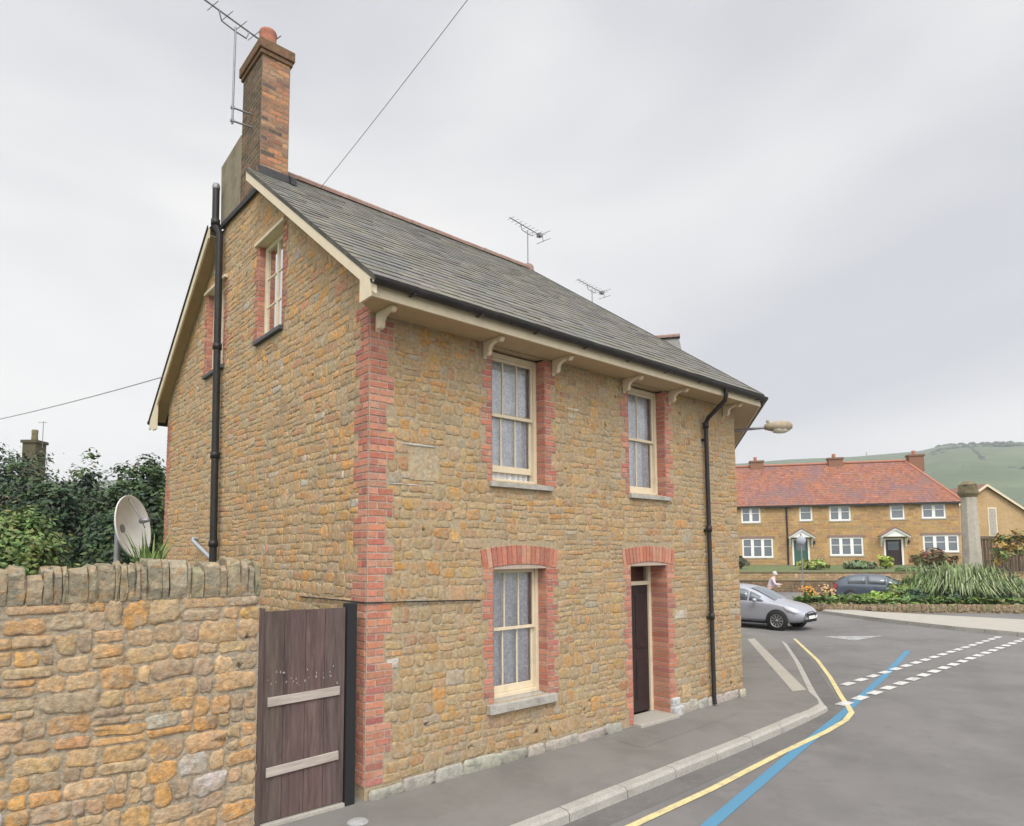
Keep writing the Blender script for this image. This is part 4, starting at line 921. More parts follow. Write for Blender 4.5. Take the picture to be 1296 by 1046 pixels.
for a, b in (((LT, 0), (LT, -DEP)), ((LT, -DEP), (u0, -DEP)), ((u0, -DEP), (u0, 0))):
    m.add([FTz(a[0], .9, a[1]), FTz(b[0], .9, b[1]), FTz(b[0], ZW, b[1]), FTz(a[0], ZW, a[1])], [(0, 1, 2, 3)], (.46, .31, .15))
m.build('wall', 'ochre', ter)
RZ = ZW+4.3; ov = .35; slp = math.hypot(DEP/2+ov, RZ-ZW)
rf = MB(); e0, e1 = FTz(u0-.2, ZW+.02, ov), FTz(LT+.3, ZW+.02, ov); r0, r1 = FTz(u0-.2, RZ, -DEP/2), FTz(LT-2.9, RZ, -DEP/2); g0, g1 = FTz(u0-.2, ZW+.02, -DEP-ov), FTz(LT+.3, ZW+.02, -DEP-ov)
for q in ([e0, e1, r1, r0], [r0, r1, g1, g0], [e1, g1, r1]): rf.prism(q, (0, 0, -.12), (.3, .15, .10))
roof2 = rf.build('roof', 'claytile', ter)
CT = [(.27, .12, .085), (.30, .13, .085), (.255, .115, .09), (.275, .135, .10), (.24, .12, .105), (.31, .13, .08)]
m = MB(); v_ = (r0-e0)
Fr = frame(e0, e1-e0, v_); lr = (e1-e0).length
slates(m, Fr, lambda v: 0, lambda v: lr-3.2*v/slp, slp, rng, CT, .26, .24, .016)
Fh = frame(e1, g1-e1, (r1-e1)-(r1-e1).dot((g1-e1).normalized())*(g1-e1).normalized()); lh = (g1-e1).length; sh_ = math.hypot(3.2, RZ-ZW)
slates(m, Fh, lambda v: lh/2*v/sh_, lambda v: lh-lh/2*v/sh_, sh_, rng, CT, .26, .24, .016)
m.build('tile_covering', 'claytile', roof2)
m = MB(); ridge(m, r0, r1, .16, .6); ridge(m, e1+(r1-e1)*.02, r1, .14, .6); m.build('ridge_tile', 'terracotta', roof2)
for u_ in (963, 1063.5, 1166):
    a = tp(u_, 640)[0]*1.055; 
    m = MB(); m.box(a-.62, a+.62, RZ-1.1, RZ+.34, -DEP/2-.42, -DEP/2+.42, (.25, .13, .085), FTz); m.box(a-.70, a+.70, RZ+.34, RZ+.50, -DEP/2-.5, -DEP/2+.5, (.22, .13, .09), FTz)
    co = m.build('chimney', 'oldbrick', roof2)
    co.name = 'chimney'
    m = MB(); m.lathe([(.19, 0), (.15, .25), (.17, .40), (.13, .42)], FTz(a-.1, RZ+.48, -DEP/2), 12); m.build('chimney_pot', 'terracotta', roof2)
m = MB(); m.box(u0-.2, LT+.3, ZW-.16, ZW+.02, ov-.08, ov+.02, None, FTz); m.build('gutter', 'black', ter)
m = MB(); uu = tp(996.5, 680)[0]; m.tube([FTz(uu, ZW-.1, .1), FTz(uu, 1.0, .1)], .07, 8); m.build('downpipe', 'trim', ter)
for a, b, c, d, n in allw:
    m = MB(); s = .13; m.box(a-.03, a+s, c, d, -.14, -.02, None, FTz); m.box(b-s, b+.03, c, d, -.14, -.02, None, FTz); m.box(a+s, b-s, d-s, d, -.14, -.022, None, FTz); m.box(a+s, b-s, c, c+s, -.14, -.022, None, FTz)
    for i in range(1, n): x = a+(b-a)*i/n; m.box(x-.13, x+.13, c+s, d-s, -.14, -.025, None, FTz)
    wn = m.build('window', 'white', ter)
    for i in range(n):
        x0 = a+(b-a)*i/n+(.13 if i == 0 else .13); x1 = a+(b-a)*(i+1)/n-.13
        g = MB(); g.add([FTz(x0, c+s, -.09), FTz(x1, c+s, -.09), FTz(x1, d-s, -.09), FTz(x0, d-s, -.09)], [(0, 1, 2, 3)]); g.build('pane', 'carglass', wn)
        g = MB(); g.box(x0, x1, (c+d)/2+.1, (c+d)/2+.15, -.088, -.07, None, FTz); g.build('glazing_bar', 'white', wn)
    g = MB(); g.box(a-.1, b+.1, c-.1, c, -.1, .06, None, FTz); g.build('sill', 'sill', wn)
    if n == 3: g = MB(); g.box(a-.2, b+.2, d+.0, d+.20, -.05, .05, None, FTz); g.build('lintel', 'ridge', wn)
for (a, b, c, d), q in zip(drs, doors):
    m = MB(); m.box(a, b, c, d, -.16, -.1, None, FTz); dd = m.build('door', q[4], ter); dd['label'] = q[5]
    m = MB(); m.box(a+.2, b-.2, (c+d)/2+.2, d-.2, -.1, -.085, None, FTz); m.build('door_window', 'carglass', dd)
    m = MB(); m.box(a-.14, a, c, d+.1, -.1, .03, None, FTz); m.box(b, b+.14, c, d+.1, -.1, .03, None, FTz); m.box(a, b, d, d+.1, -.1, .027, None, FTz); m.build('door_frame', 'white', dd)
    cx_ = (a+b)/2; hw = (b-a)/2+.5; zt_ = d+.15
    m = MB()
    for s in (-1, 1): m.prism([FTz(cx_+s*hw, zt_, .0), FTz(cx_+s*hw, zt_+.14, .0), FTz(cx_, zt_+.86, .0), FTz(cx_, zt_+.70, .0)], NT*.85)
    m.prism([FTz(cx_-hw+.15, zt_+.1, .7), FTz(cx_+hw-.15, zt_+.1, .7), FTz(cx_, zt_+.72, .7)], NT*.04)
    for s in (-1, 1): m.tube([FTz(cx_+s*(hw-.15), zt_-.65, .02), FTz(cx_+s*(hw-.15), zt_, .6)], .06, 6); m.box(cx_+s*(hw-.15)-.05, cx_+s*(hw-.15)+.05, zt_-.75, zt_+.05, 0, .08, None, FTz)
    m.build('door_hood', 'white', dd)
    m = MB()
    for s in (-1, 1): m.prism([FTz(cx_+s*(hw+.06), zt_+.12, .0), FTz(cx_+s*(hw+.06), zt_+.2, .0), FTz(cx_, zt_+.98, .0), FTz(cx_, zt_+.88, .0)], NT*.92)
    m.build('hood_tiles', 'ridge', dd)
    m = MB(); m.lathe([(.07, 0), (.11, .25), (.02, .34)], FTz(b+.55, d-.35, .12), 8); m.build('wall_lantern', 'trim', dd)
# ---- the gabled house at the right edge
c0 = ground_at(1252, 66, 1.3); gh = thing('gabled_house', 'ochre gable end with pale bargeboard at the right edge', 'house', tuple(c0))
ga = Vector((0, 0, 0)); gR = Vector((CR.x, CR.y, 0)).normalized(); gV = Vector((CF.x, CF.y, 0)).normalized(); gN = (gR*.86-gV*.5).normalized() ; gU = gR
gN_ = -gV
def FX(u, z, h=0): return lift(c0, 0)+gU*u+Vector((0, 0, z))+gV*h
FX.flip = False
ez, az_ = top_z(655, 66), top_z(617, 66)
m = MB(); m.poly([(-4.4, .9), (4.4, .9), (4.4, ez), (0, az_-.1), (-4.4, ez)], (), (.45, .31, .17), FX); m.box(-4.4, 4.4, .9, ez, .01, 9, (.45, .31, .17), FX); m.build('wall', 'ochre', gh)
m = MB()
for s in (-1, 1): m.prism([FX(s*4.8, ez-.25, -.3), FX(s*4.8, ez-.1, -.3), FX(0, az_+.15, -.3), FX(0, az_, -.3)], gV*9.6, (.24, .13, .10))
m.build('roof', 'browntile', gh)
m = MB()
for s in (-1, 1): m.prism([FX(s*4.8, ez-.36, -.36), FX(s*4.8, ez-.12, -.36), FX(0, az_+.13, -.36), FX(0, az_-.13, -.36)], gV*.05)
m.build('bargeboard', 'cream', gh)
m = MB(); m.box(.1, 1.0, top_z(682, 66), top_z(645, 66), -.03, .05, None, FX); wv = m.build('window', 'cream', gh); m = MB(); m.box(.22, .88, top_z(681, 66), top_z(647, 66), -.04, -.031, None, FX); m.build('pane', 'sill', wv)
# ================================================================== WAR MEMORIAL, FENCE, SIGN
mp_ = ground_at(1230, 33, 0); mm = thing('memorial_column', 'tall pale stone column with a block head in front of the terrace', 'memorial', (mp_.x, mp_.y, 0))
m = MB(); zt = top_z(632, 33)
def octo(r0_, r1_, z0_, z1_): m.lathe([(0, z0_), (r0_, z0_), (r1_, z1_), (0, z1_)], (mp_.x, mp_.y, 0), 8, smooth=False)
for r_, a, b in ((1.25, -.1, .25), (1.0, .25, .5), (.75, .5, 1.0)): m.box(mp_.x-r_, mp_.x+r_, mp_.y-r_, mp_.y+r_, a, b)
m.build('plinth', 'memorial', mm)
m = MB(); octo(.45, .34, 1.0, zt); m.build('shaft', 'memorial', mm)
m = MB(); octo(.36, .47, zt+.002, zt+.18); octo(.47, .47, zt+.181, zt+.30); m.box(mp_.x-.34, mp_.x+.34, mp_.y-.34, mp_.y+.34, zt+.30, zt+.62); octo(.42, .2, zt+.621, zt+.80); m.build('carved_head', 'capstone', mm)
rng = random.Random(50)
fa_, fb_ = ground_at(1240, 44, 0), ground_at(1340, 42, 0)
fn = thing('board_fence', 'dark brown board fence to the right of the memorial column', 'fence', (fa_.x, fa_.y, 0)); FN = frame(lift(fa_, 0), fb_-fa_); lf_ = (fb_-fa_).length
m = MB(); u = 0
while u < lf_: m.box(u+.008, u+.17, .0, top_z(683, 43)+rng.uniform(-.04, .04), 0, .03, jit(rng, (.10, .07, .05), .25), FN); u += .18
m.build('board_panel', 'fence', fn)
m = MB(); m.box(0, lf_, top_z(683, 43)-.1, top_z(683, 43)+.08, .031, .12, (.15, .11, .08), FN); m.box(0, lf_, 1.0, 1.12, .031, .1, (.12, .09, .07), FN); m.build('rail', 'fence', fn)
sp_ = ground_at(1014.5, 34, -.1); sg = thing('road_sign', 'grey road sign on a thin post in front of the green door', 'sign', tuple(sp_))
m = MB(); zs = top_z(686, 34); m.tube([sp_, (sp_.x, sp_.y, zs+.35)], .035, 8); m.build('post', 'galv', sg)
nd = (CAM-sp_); nd.z = 0; nd.normalize(); m = MB(); m.lathe([(0, .03), (.22, .03), (.23, .0), (0, 0)], lift(sp_, zs)+nd*.04, 20, nd); m.build('sign_plate', 'sign', sg)
# ================================================================== FLOWER BED
rng = random.Random(61)
BF = [ground_at(u, d, 0) for u, d in ((1000, 29.5), (1045, 28.6), (1120, 28.2), (1200, 28.0), (1296, 27.5), (1420, 27.5))]
BK = [ground_at(u, d, 0) for u, d in ((1420, 38), (1200, 33.5), (1045, 30.6), (995, 30.2))]
mb = MB(); mb.poly([lift(p, .20) for p in BF+BK]); structure(mb.build('bed_soil', 'soil'))
ed = thing('bed_edging', 'low mossy brown stone edging along the front of the flower bed', 'edging', tuple(BF[2])); m = MB()
for a, b in zip(BF, BF[1:]):
    F = frame(a, b-a); l = (b-a).length; u = 0
    F = frame(a, b-a) if (F(0, 0, 1)-a).dot(CAM-a) > 0 else frame(b, a-b)
    m.box(0, l, -.1, .26, -.2, .0, (.2, .16, .1), F)
    while u < l-.05:
        q = min(u+rng.uniform(.12, .34), l); stone(m, F, u+.006, q-.006, -.05+rng.uniform(0, .03), .26+rng.uniform(-.07, .05), rng, jit(rng, rng.choice([(.19, .145, .09), (.17, .14, .085), (.15, .15, .08), (.21, .16, .10)]), .12), .03); u = q
m.build('edging_stone', 'wallstone', ed)
# low ground cover: uncountable
mb = MB()
for i in range(5200):
    t = rng.random()*4.0; k = int(min(3, t)); f = BF[k].lerp(BF[k+1], t-k); bkp = BK[2].lerp(BK[1], min(1, t/3)); s = rng.random()**1.6*.8+.02; p = f.lerp(bkp, s); p = lift(p, .22+rng.random()*.28)
    leaf_card(mb, p, Vector((rng.gauss(0, .6), rng.gauss(0, .6), 1)), rng.uniform(.10, .22), rng, jit(rng, rng.choice([(.14, .24, .05), (.10, .17, .05), (.19, .28, .07), (.17, .19, .07), (.08, .13, .05)]), .25), 2.2)
stuff(mb.build('ground_cover', 'leaf'), 'mixed low green leaves covering the flower bed', 'plants')
def bush(name, label, cat, u, by, wpx, hpx, d, cols, size, z0=.15, ncl=55, nl=26, flowers=None):
    b = ground_at(u, d, z0); r = wpx/FPX*d/2; h = max(.25, top_z(by-hpx, d)-z0); t = thing(name, label, cat, tuple(b))
    m = MB()
    for i in range(7): an = i*.9; m.tube([b, b+Vector((math.cos(an)*r*.5, math.sin(an)*r*.5, h*.6))], [.03, .01], 5)
    m.build('stem', 'bark', t)
    m = MB(); clumps(m, b+Vector((0, 0, h*.45)), (r, r*.8, h*.58), ncl, nl, size, rng, cols, .34, .3, -.5)
    if flowers:
        for i in range(70):
            dd = Vector((rng.gauss(0, 1), rng.gauss(0, 1), abs(rng.gauss(0, 1)))).normalized(); leaf_card(m, b+Vector((dd.x*r, dd.y*r*.8, h*.4+dd.z*h*.6))*1.0+Vector((rng.gauss(0, .08), rng.gauss(0, .08), rng.gauss(0, .06))), dd+nd*.6, .10, rng, jit(rng, flowers, .2), 1.0)
    m.build('foliage', 'leaf', t)
    return t
def spiky(name, label, u, d, wpx, top, z0, cols, n=620):
    b = ground_at(u, d, z0); r = wpx/FPX*d/2; h = top_z(top, d)-z0; t = thing(name, label, 'plant', tuple(b)); m = MB()
    for i in range(n):
        an = rng.uniform(0, 6.283); k = rng.random()**.7; p = b+Vector((math.cos(an)*.25*r*rng.random(), math.sin(an)*.25*r*rng.random(), 0)); hh = h*rng.uniform(.65, 1.08)*(1-.35*k)
        an2 = an+rng.gauss(0, .5); dr = Vector((math.cos(an2), math.sin(an2), 0)); p = p+Vector((math.cos(an), math.sin(an), 0))*r*.45*rng.random(); hh *= rng.uniform(.7, 1.05); k *= rng.uniform(.5, 1.0); pts = [p, p+dr*r*k*.35+Vector((0, 0, hh*.7)), p+dr*r*k*.75+Vector((0, 0, hh*1.0)), p+dr*r*k*1.05+Vector((0, 0, hh*(.85-.45*k)))]
        s_ = Vector((-dr.y, dr.x, 0)); wv_ = rng.uniform(.016, .036); col = jit(rng, rng.choice(cols), .25); vs = []
        for q, w_ in zip(pts, (.7, 1.0, .8, .1)): vs += [q-s_*wv_*w_, q+s_*wv_*w_]
        m.add(vs, [(0, 1, 3, 2), (2, 3, 5, 4), (4, 5, 7, 6)], col)
    m.build('leaf_blades', 'leaf', t); m = MB(); m.lathe([(.2, 0), (.16, .4), (.0, .5)], b, 10); m.build('root_crown', 'bark', t); return t
SPK = [(.22, .28, .13), (.18, .25, .10), (.28, .33, .18), (.14, .20, .08), (.33, .36, .23), (.24, .31, .12)]
spiky('spiky_plant', 'large arching spiky leaved plant in the bed in front of the memorial', 1214, 30, 108, 711, .15, SPK, 1700)
spiky('spiky_plant', 'smaller leafy spiky clump on the left side of the big arching plant', 1168, 30.5, 62, 722, .15, [(.15, .22, .08), (.2, .27, .1), (.11, .17, .07)], 800)
spiky('spiky_plant', 'pale spiky clump at the right edge of the bed', 1278, 30, 70, 728, .15, SPK, 700)
bush('garden_shrub', 'dark green rounded shrub low at the front of the bed', 'shrub', 1158, 772, 46, 24, 28.9, [(.07, .12, .05), (.09, .14, .07), (.06, .1, .06)], .12)
bush('garden_shrub', 'bright lime green low shrub right of the orange flowers', 'shrub', 1112, 772, 70, 22, 29.3, [(.22, .34, .06), (.18, .29, .06), (.27, .37, .10)], .13)
bush('garden_shrub', 'mid green low shrub beside the front of the silver car', 'shrub', 1062, 774, 48, 16, 29.2, [(.14, .24, .06), (.17, .26, .08)], .12)
bush('garden_shrub', 'bluish green spreading shrub at the right end of the bed', 'shrub', 1262, 778, 62, 22, 28.6, [(.10, .19, .10), (.12, .21, .11), (.08, .15, .08)], .12)
bush('garden_shrub', 'grey green shrub below the big arching plant', 'shrub', 1206, 776, 34, 24, 28.8, [(.08, .13, .08), (.11, .15, .10)], .11)
bush('garden_shrub', 'yellow green shrub between the dark car and the arching plant', 'shrub', 1140, 762, 44, 26, 30.4, [(.20, .26, .08), (.16, .22, .07)], .13)
bush('flowering_plant', 'plant with bright orange flowers behind the bonnet of the silver car', 'plant', 1021, 762, 20, 18, 30, [(.12, .18, .05), (.1, .15, .05)], .12, ncl=16, flowers=(.62, .26, .03))
bush('flowering_plant', 'plant with peach coloured flowers right of the orange ones', 'plant', 1043, 760, 24, 16, 30, [(.2, .18, .08), (.17, .18, .07)], .12, ncl=16, flowers=(.55, .33, .16))
bush('flowering_plant', 'rusty brown flowering plant low in the bed on the right', 'plant', 1236, 776, 34, 14, 28.9, [(.22, .17, .09), (.16, .15, .07)], .11, ncl=20, flowers=(.42, .22, .12))
# front gardens of the terrace
bush('clipped_hedge', 'yellow green clipped hedge below the green door', 'hedge', 1027, 723, 66, 13, 50, [(.26, .30, .07), (.22, .27, .07), (.32, .34, .10)], .2, 1.2, 70, 26)
bush('clipped_hedge', 'grey green hedge below the middle terrace window', 'hedge', 1090, 724, 62, 12, 50, [(.14, .19, .09), (.17, .21, .11)], .2, 1.2, 70, 26)
bush('garden_shrub', 'bright yellow green round bush by the dark terrace door', 'shrub', 1120, 724, 22, 19, 50, [(.25, .31, .05), (.31, .35, .07)], .18, 1.2, 40, 24)
bush('clipped_hedge', 'reddish brown hedge below the right terrace window', 'hedge', 1180, 722, 78, 26, 50, [(.19, .10, .06), (.16, .11, .06), (.14, .14, .06)], .2, 1.2, 80, 26)
bush('garden_shrub', 'dark shrub by the terrace wall at the corner of the stone house', 'shrub', 937, 724, 22, 18, 52, [(.07, .08, .05), (.10, .10, .06)], .18, 1.2, 30, 24)
bush('garden_shrub', 'green shrub on the lawn behind the dark parked car', 'shrub', 1150, 740, 46, 20, 44, [(.12, .17, .06), (.15, .2, .08)], .18, 1.0, 40, 24)
tree('thin_tree', 'thin stemmed young tree with sparse orange green leaves at right edge', 'tree', ground_at(1278, 29, .15), top_z(668, 29)-.15, .85, [(.30, .20, .06), (.15, .18, .07), (.22, .2, .08)], rng, size=.13, nclump=34, nleaf=16, trunk=.06, low=.45)
# ================================================================== VEHICLES
def car(name, label, loc, rz, paint, z=-.1, dark=False):
    """hatchback, nose along +x; axle centres at x=+-1.3"""
    t = thing(name, label, 'car', (loc[0], loc[1], z), rz, None, world=False)
    #   x     zlow  zbelt half_w  zroof  half_roof
    ST = [(-2.08, .42, .74, .60, .80, .50), (-2.02, .30, .86, .74, 1.00, .58), (-1.85, .24, .93, .81, 1.22, .58), (-1.5, .21, .96, .85, 1.38, .58), (-1.0, .20, .965, .87, 1.455, .60), (-.4, .20, .955, .875, 1.475, .61),
          (.1, .20, .94, .875, 1.44, .60), (.5, .20, .93, .87, 1.30, .59), (.9, .21, .915, .865, 1.09, .60), (1.18, .22, .90, .86, .945, .62), (1.5, .22, .845, .84, .875, .60), (1.8, .24, .77, .79, .80, .56), (1.98, .28, .68, .70, .71, .50), (2.10, .36, .57, .55, .60, .42)]
    m = MB(); vs = []; n = 13
    for x, zl, zb, hw, zr, hr in ST:
        zm = zl+.55*(zb-zl)
        pr = [(0, zl), (hw*.82, zl), (hw*.97, zl+.10), (hw*1.0, zm), (hw*.985, zb-.06), (hw*.94, zb), ((hw*.94+hr)/2, (zb+zr)/2+.01), (hr, zr-.045), (hr*.86, zr-.004), (hr*.45, zr+.02), (0, zr+.026)]
        vs += [(x, y, z_) for y, z_ in pr] + [(x, -y, z_) for y, z_ in pr[1:-1][::-1]]
    k = len(vs)//len(ST); fs = []
    for i in range(len(ST)-1):
        for j in range(k): fs.append((i*k+j, i*k+(j+1) % k, (i+1)*k+(j+1) % k, (i+1)*k+j))
    fs += [tuple(range(k)), tuple(range((len(ST)-1)*k, len(ST)*k))[::-1]]
    m.add(vs, fs, None, True); body = m.build('body', paint, t); sb = body.modifiers.new('sub', 'SUBSURF'); sb.levels = 2; sb.render_levels = 2
    def skin(x, a): # interpolated section
        for q, r in zip(ST, ST[1:]):
            if q[0] <= x <= r[0]: f = (x-q[0])/(r[0]-q[0]); return [u_+(v_-u_)*f for u_, v_ in zip(q, r)]
    for s in (-1, 1):
        for x0_, x1_ in ((-1.42, -.62), (-.54, .28), (.34, .82)):
            g = MB(); pv = []
            nn = 6
            for i in range(nn+1):
                x = x0_+(x1_-x0_)*i/nn; q = skin(x, 0); lo = q[2]+.025; hi = q[4]-.095
                if hi < lo+.01: hi = lo+.01
                f0 = .12; yl = q[3]*.94; pv += [(x, s*(yl+.002), lo), (x, s*(q[5]*.99+(yl-q[5])*.25+.012), hi)]
            g.add(pv, [(2*i, 2*i+2, 2*i+3, 2*i+1) for i in range(nn)], None, True); so_ = g.build('side_window', 'carglass', t); md = so_.modifiers.new('t', 'SOLIDIFY'); md.thickness = .012; md.offset = 0
        g = MB(); mz = .98; g.lathe([(.0, -.07), (.06, -.06), (.075, 0), (.05, .05), (0, .06)], (.62, s*.98, mz), 12, (1, 0, 0)); g.tube([(.6, s*.85, .95), (.62, s*.95, .97)], .018, 6); g.build('wing_mirror', paint, t)
        g = MB(); g.add([(1.50, s*.805, .80), (1.86, s*.735, .715), (2.055, s*.52, .60), (2.03, s*.60, .53), (1.86, s*.775, .60), (1.62, s*.835, .69)], [(0, 1, 4, 5), (1, 2, 3, 4)] if s > 0 else [(5, 4, 1, 0), (4, 3, 2, 1)], None, True)
        hl = g.build('headlight', 'headlight', t); md = hl.modifiers.new('t', 'SOLIDIFY'); md.thickness = .035; md.offset = 0
        g = MB(); g.add([(-1.93, s*.80, .98), (-2.05, s*.66, .96), (-2.09, s*.63, .70), (-1.99, s*.79, .70)], [(0, 1, 2, 3)]); hl = g.build('tail_light', 'taillight', t); md = hl.modifiers.new('t', 'SOLIDIFY'); md.thickness = .05; md.offset = 0
        for xw in (-1.3, 1.3):
            a = MB(); a.lathe([(0, -.02), (.365, -.02), (.375, .0), (.365, .012), (0, .012)], (xw, s*.852, .33), 28, (0, s, 0)); a.build('wheel_arch', 'trim', t)
            wh = MB(); wh.lathe([(.22, .0), (.31, .0), (.325, -.03), (.325, -.16), (.31, -.19), (.22, -.19), (.22, .0)], (xw, s*.885, .325), 30, (0, s, 0)); wo = wh.build('wheel', 'tyre', t)
            ri = MB(); ri.lathe([(0, -.02), (.05, -.015), (.06, -.035), (.0605, -.05), (0, -.05)], (xw, s*.885, .325), 14, (0, s, 0)); ri.lathe([(.19, -.06), (.195, -.01), (.221, -.004), (.222, -.02)], (xw, s*.885, .325), 26, (0, s, 0))
            for p in range(10): an = p*.628; dx, dz_ = math.cos(an), math.sin(an); ri.prism([(xw+dx*.04-dz_*.016, s*.862, .325+dz_*.04+dx*.016), (xw+dx*.04+dz_*.016, s*.862, .325+dz_*.04-dx*.016), (xw+dx*.2+dz_*.024, s*.870, .325+dz_*.2-dx*.024), (xw+dx*.2-dz_*.024, s*.870, .325+dz_*.2+dx*.024)], (0, -s*.02, 0))
            ri.build('rim', 'rim', wo)
        g = MB(); g.box(-.28, -.12, s*.872, s*.892, .80, .825); g.build('door_handle', paint, t)
        g = MB(); g.prism([(-1.0, s*.80, .205), (1.0, s*.80, .205), (1.0, s*.868, .27), (-1.0, s*.868, .27)], (0, 0, .004)); g.build('sill_trim', 'trim', t)
    # windscreen and rear window laid just over the skin
    for nm, xs in (('windscreen', (.30, .55, .8, 1.02, 1.13)), ('rear_window', (-2.0, -1.92, -1.82, -1.7, -1.58))):
        g = MB(); vs = []
        for x in xs:
            q = skin(x, 0)
            for f in (-1, -.8, -.4, 0, .4, .8, 1): vs.append((x, f*q[5]*.86, q[4]+.012+.022*(1-abs(f))))
        g.add(vs, [(7*i+j, 7*i+j+1, 7*i+8+j, 7*i+7+j) for i in range(len(xs)-1) for j in range(6)], None, True); wo = g.build(nm, 'carglass', t)
    g = MB(); g.prism([(2.07, -.42, .47), (2.07, .42, .47), (2.075, .36, .56), (2.075, -.36, .56)], (.05, 0, 0)); g.build('grille', 'trim', t)
    g = MB(); g.prism([(2.03, -.5, .28), (2.03, .5, .28), (2.06, .44, .38), (2.06, -.44, .38)], (.06, 0, 0)); g.build('air_intake', 'trim', t)
    g = MB(); g.box(2.12, 2.135, -.26, .26, .39, .49); g.build('number_plate', 'white', t)
    return t
cw = Vector((17.95, 4.62)); hd = R_(-86); d_ = Vector((math.cos(hd), math.sin(hd))); s_ = Vector((-d_.y, d_.x))
cc = cw-d_*1.3+s_*.80
cc = cw-d_*1.3+s_*.87
car('parked_car', 'silver hatchback coming out from behind the corner of the stone house', cc, hd, 'carsilver')
p = ground_at(1112, 33.6, 0); car('parked_car', 'dark blue grey car half hidden behind the flower bed', (p.x, p.y), R_(-72), 'carblue')
# ================================================================== PERSON behind the silver car
pb = ground_at(972, 29.8, -.1); pr = thing('person', 'person in pale top leaning forward as they walk behind the silver car', 'person', tuple(pb), R_(-66), world=False)
def skinned(name, m_, verts, edges, radii, root, parent):
    me = bpy.data.meshes.new(name); me.from_pydata(verts, edges, []); o = bpy.data.objects.new(name, me); COL.objects.link(o); o.parent = parent
    sk = o.modifiers.new('skin', 'SKIN')
    for i, r in enumerate(radii): me.skin_vertices[0].data[i].radius = (r, r)
    me.skin_vertices[0].data[root].use_root = True
    su = o.modifiers.new('sub', 'SUBSURF'); su.levels = 2; su.render_levels = 2
    me.materials.append(MT[m_]); return o
V = [(0, 0, .92), (.06, 0, 1.10), (.14, 0, 1.32), (.20, 0, 1.45), (.235, 0, 1.52), (.27, 0, 1.60), (.28, 0, 1.68),
     (.18, .17, 1.42), (.20, .24, 1.16), (.40, .22, 1.05), (.47, .21, 1.04), (.18, -.17, 1.42), (.26, -.24, 1.17), (.48, -.20, 1.16), (.55, -.19, 1.17),
     (0, .09, .86), (.16, .10, .48), (.10, .10, .09), (.22, .10, .03), (0, -.09, .86), (-.08, -.10, .46), (-.34, -.10, .14), (-.26, -.10, .04)]
E_ = [(0, 1), (1, 2), (2, 3), (3, 4), (4, 5), (5, 6), (3, 7), (7, 8), (8, 9), (9, 10), (3, 11), (11, 12), (12, 13), (13, 14), (0, 15), (15, 16), (16, 17), (17, 18), (0, 19), (19, 20), (20, 21), (21, 22)]
RR = [.13, .125, .14, .10, .055, .085, .075, .06, .047, .036, .03, .06, .047, .036, .03, .095, .062, .042, .04, .095, .062, .042, .04]
body = skinned('body', 'skin', V, E_, RR, 0, pr)
def sub(ids, name, m_, grow, root):
    mp = {k: i for i, k in enumerate(ids)}; skinned(name, m_, [V[k] for k in ids], [(mp[a], mp[b]) for a, b in E_ if a in mp and b in mp], [RR[k]+grow for k in ids], mp[root], pr)
sub([0, 1, 2, 3, 7, 8, 9, 11, 12, 13], 'shirt', 'shirt', .014, 0)
sub([0, 15, 16, 17, 19, 20, 21], 'trousers', 'trousers', .016, 0)
m = MB(); m.lathe([(.0, .13), (.07, .105), (.095, .05), (.10, -.01), (.09, -.06)], (.255, 0, 1.635), 14, (-.25, 0, 1)); m.build('hair', 'hair', pr)
m = MB(); m.lathe([(0, .05), (.02, .02), (.012, 0)], (.355, 0, 1.60), 8, (1, 0, -.2)); m.build('nose', 'skin', pr)
for s in (-1, 1): m = MB(); m.lathe([(0, .012), (.02, 0), (0, -.012)], (.265, s*.088, 1.615), 8, (0, s, 0)); m.build('ear', 'skin', pr)
# ================================================================== HILLS
hl = MB(); rng = random.Random(77)
def prof_top(u):
    kn = [(-900, 640), (-300, 610), (300, 600), (700, 596), (932, 586), (1000, 581), (1060, 579), (1130, 575), (1180, 572), (1196, 565), (1215, 563), (1300, 560), (1500, 563), (2000, 600), (2600, 640)]
    for (a, b), (c, d) in zip(kn, kn[1:]):
        if a <= u <= c: return b+(d-b)*(u-a)/(c-a)+11
    return 640
us = list(range(-900, 2600, 28)); ds = [170+i*34 for i in range(30)]
vs = []
for u in us:
    H = top_z(prof_top(u), 1100)
    for d in ds:
        f = min(1, max(0, (d-170)/930)); f = f*f*(3-2*f); f = f if d < 1100 else 1-(d-1100)/500
        p = ground_at(u, d, 0); k = noise.noise(Vector((p.x*.006, p.y*.006, 3)))*6+noise.noise(Vector((p.x*.02, p.y*.02, 9)))*2
        vs.append((p.x, p.y, -.5+f*H+k*min(1, (d-170)/300)*(0.35 if abs(d-1100) < 80 else 1)))
nd_ = len(ds)
hl.add(vs, [(i*nd_+j, (i+1)*nd_+j, (i+1)*nd_+j+1, i*nd_+j+1) for i in range(len(us)-1) for j in range(nd_-1)], None, True)
structure(hl.build('hill', 'hill'))
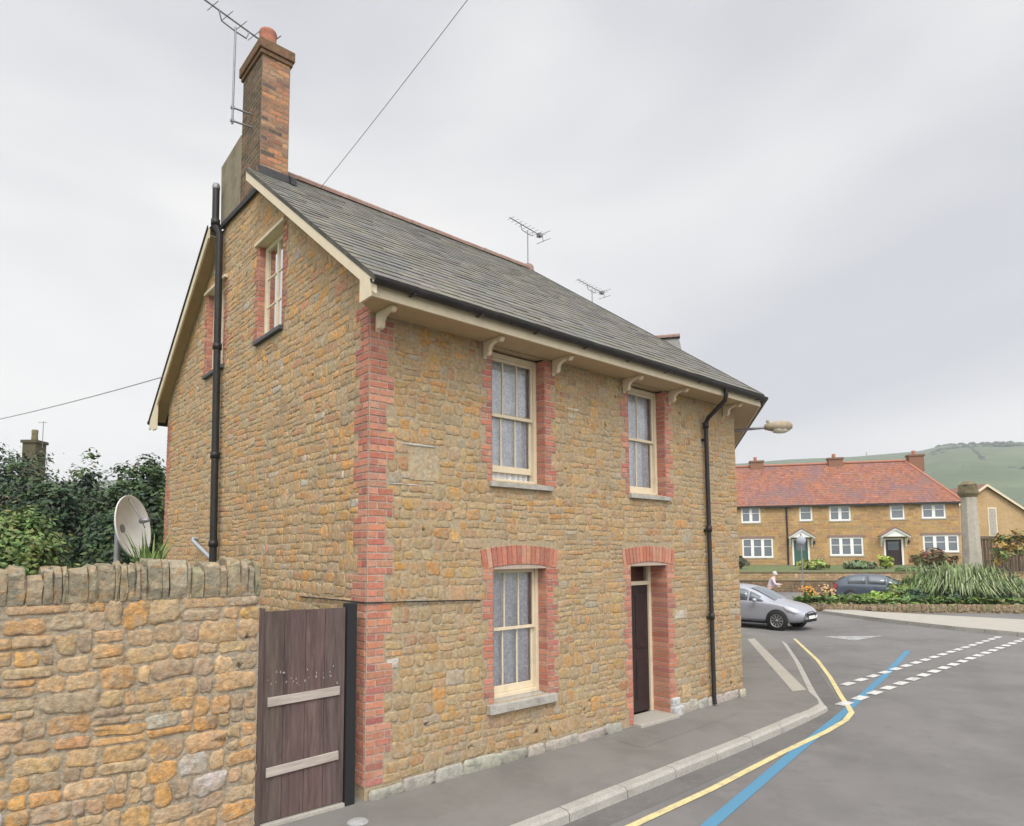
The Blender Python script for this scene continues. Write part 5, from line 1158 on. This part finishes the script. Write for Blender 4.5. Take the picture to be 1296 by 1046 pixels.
# woods and hedgerows far off on the hill
wd = MB(); WC = [(.035, .055, .032), (.045, .065, .035), (.03, .048, .03)]
def crown_lump(p, r):
    n = 7; vs = [p+Vector((0, 0, r*1.5))]; 
    for z, k in ((1.15, .6), (.55, 1.0), (0, .75)):
        for i in range(n): an = 6.283*i/n; q = r*k*rng.uniform(.75, 1.2); vs.append(p+Vector((math.cos(an)*q, math.sin(an)*q, z*r*rng.uniform(.9, 1.1))))
    fs = [(0, 1+i, 1+(i+1) % n) for i in range(n)] + [(1+b*n+i, 1+(b+1)*n+i, 1+(b+1)*n+(i+1) % n, 1+b*n+(i+1) % n) for b in (0, 1) for i in range(n)]
    wd.add(vs, fs, jit(rng, rng.choice(WC), .3), False)
def hill_z(u, d):
    H = top_z(prof_top(u), 1100); f = min(1, max(0, (d-170)/930)); f = f*f*(3-2*f); return -.5+f*H
for i in range(430):
    u = rng.choice([rng.uniform(880, 1180), rng.uniform(1190, 1330), rng.uniform(880, 1500)]); 
    if rng.random() < .35 and not (1190 < u < 1265): continue
    d = rng.uniform(1070, 1100); r = rng.uniform(2.2, 4.8); crown_lump(ground_at(u, d, hill_z(u, d)-4), r)
for (ua, da, ub, db) in ((1170, 800, 1330, 860), (1200, 620, 1330, 600), (1180, 960, 1290, 900), (1230, 860, 1260, 600), (900, 700, 1200, 760)):
    for i in range(90):
        t = rng.random(); u, d = ua+(ub-ua)*t+rng.uniform(-1.5, 1.5), da+(db-da)*t+rng.uniform(-5, 5); crown_lump(ground_at(u, d, hill_z(u, d)-2.5), rng.uniform(1.8, 4))
stuff(wd.build('hillside_trees', 'leaf'), 'dark far off trees and hedgerows on the green hill', 'woodland')
pm = ground_at(1103, 1098, hill_z(1103, 1098)-3); m = MB()
for sx in (-1, 1):
    for sy in (-1, 1): m.tube([pm+Vector((sx*2, sy*2, 0)), pm+Vector((sx*.3, sy*.3, 22))], .22, 4)
for i in range(6): z = 3*i+2; r = 2-1.7*z/22; m.tube([pm+Vector((-r, -r, z)), pm+Vector((r, r, z+2.5))], .15, 4); m.tube([pm+Vector((r, -r, z)), pm+Vector((-r, r, z+2.5))], .15, 4)
m.tube([pm+Vector((-4, 0, 18)), pm+Vector((4, 0, 18))], .2, 4)
tag(m.build('radio_mast', 'galv'), 'tiny lattice mast on the skyline of the hill', 'mast')
# ================================================================== HAZE
hz = MB(); hz.box(-420, 1830, -420, 1830, -8, 190); hm = bpy.data.materials.new('haze_air'); hm.use_nodes = True; t = hm.node_tree; t.nodes.clear()
o1 = t.nodes.new('ShaderNodeOutputMaterial'); pv = t.nodes.new('ShaderNodeVolumePrincipled'); pv.inputs['Color'].default_value = (.86, .9, .95, 1); pv.inputs['Density'].default_value = .0004
t.links.new(pv.outputs[0], o1.inputs['Volume']); MT['haze'] = hm
HAZE = True
if HAZE: stuff(hz.build('haze', 'haze'), 'thin pale haze in the air over the far hill', 'haze')
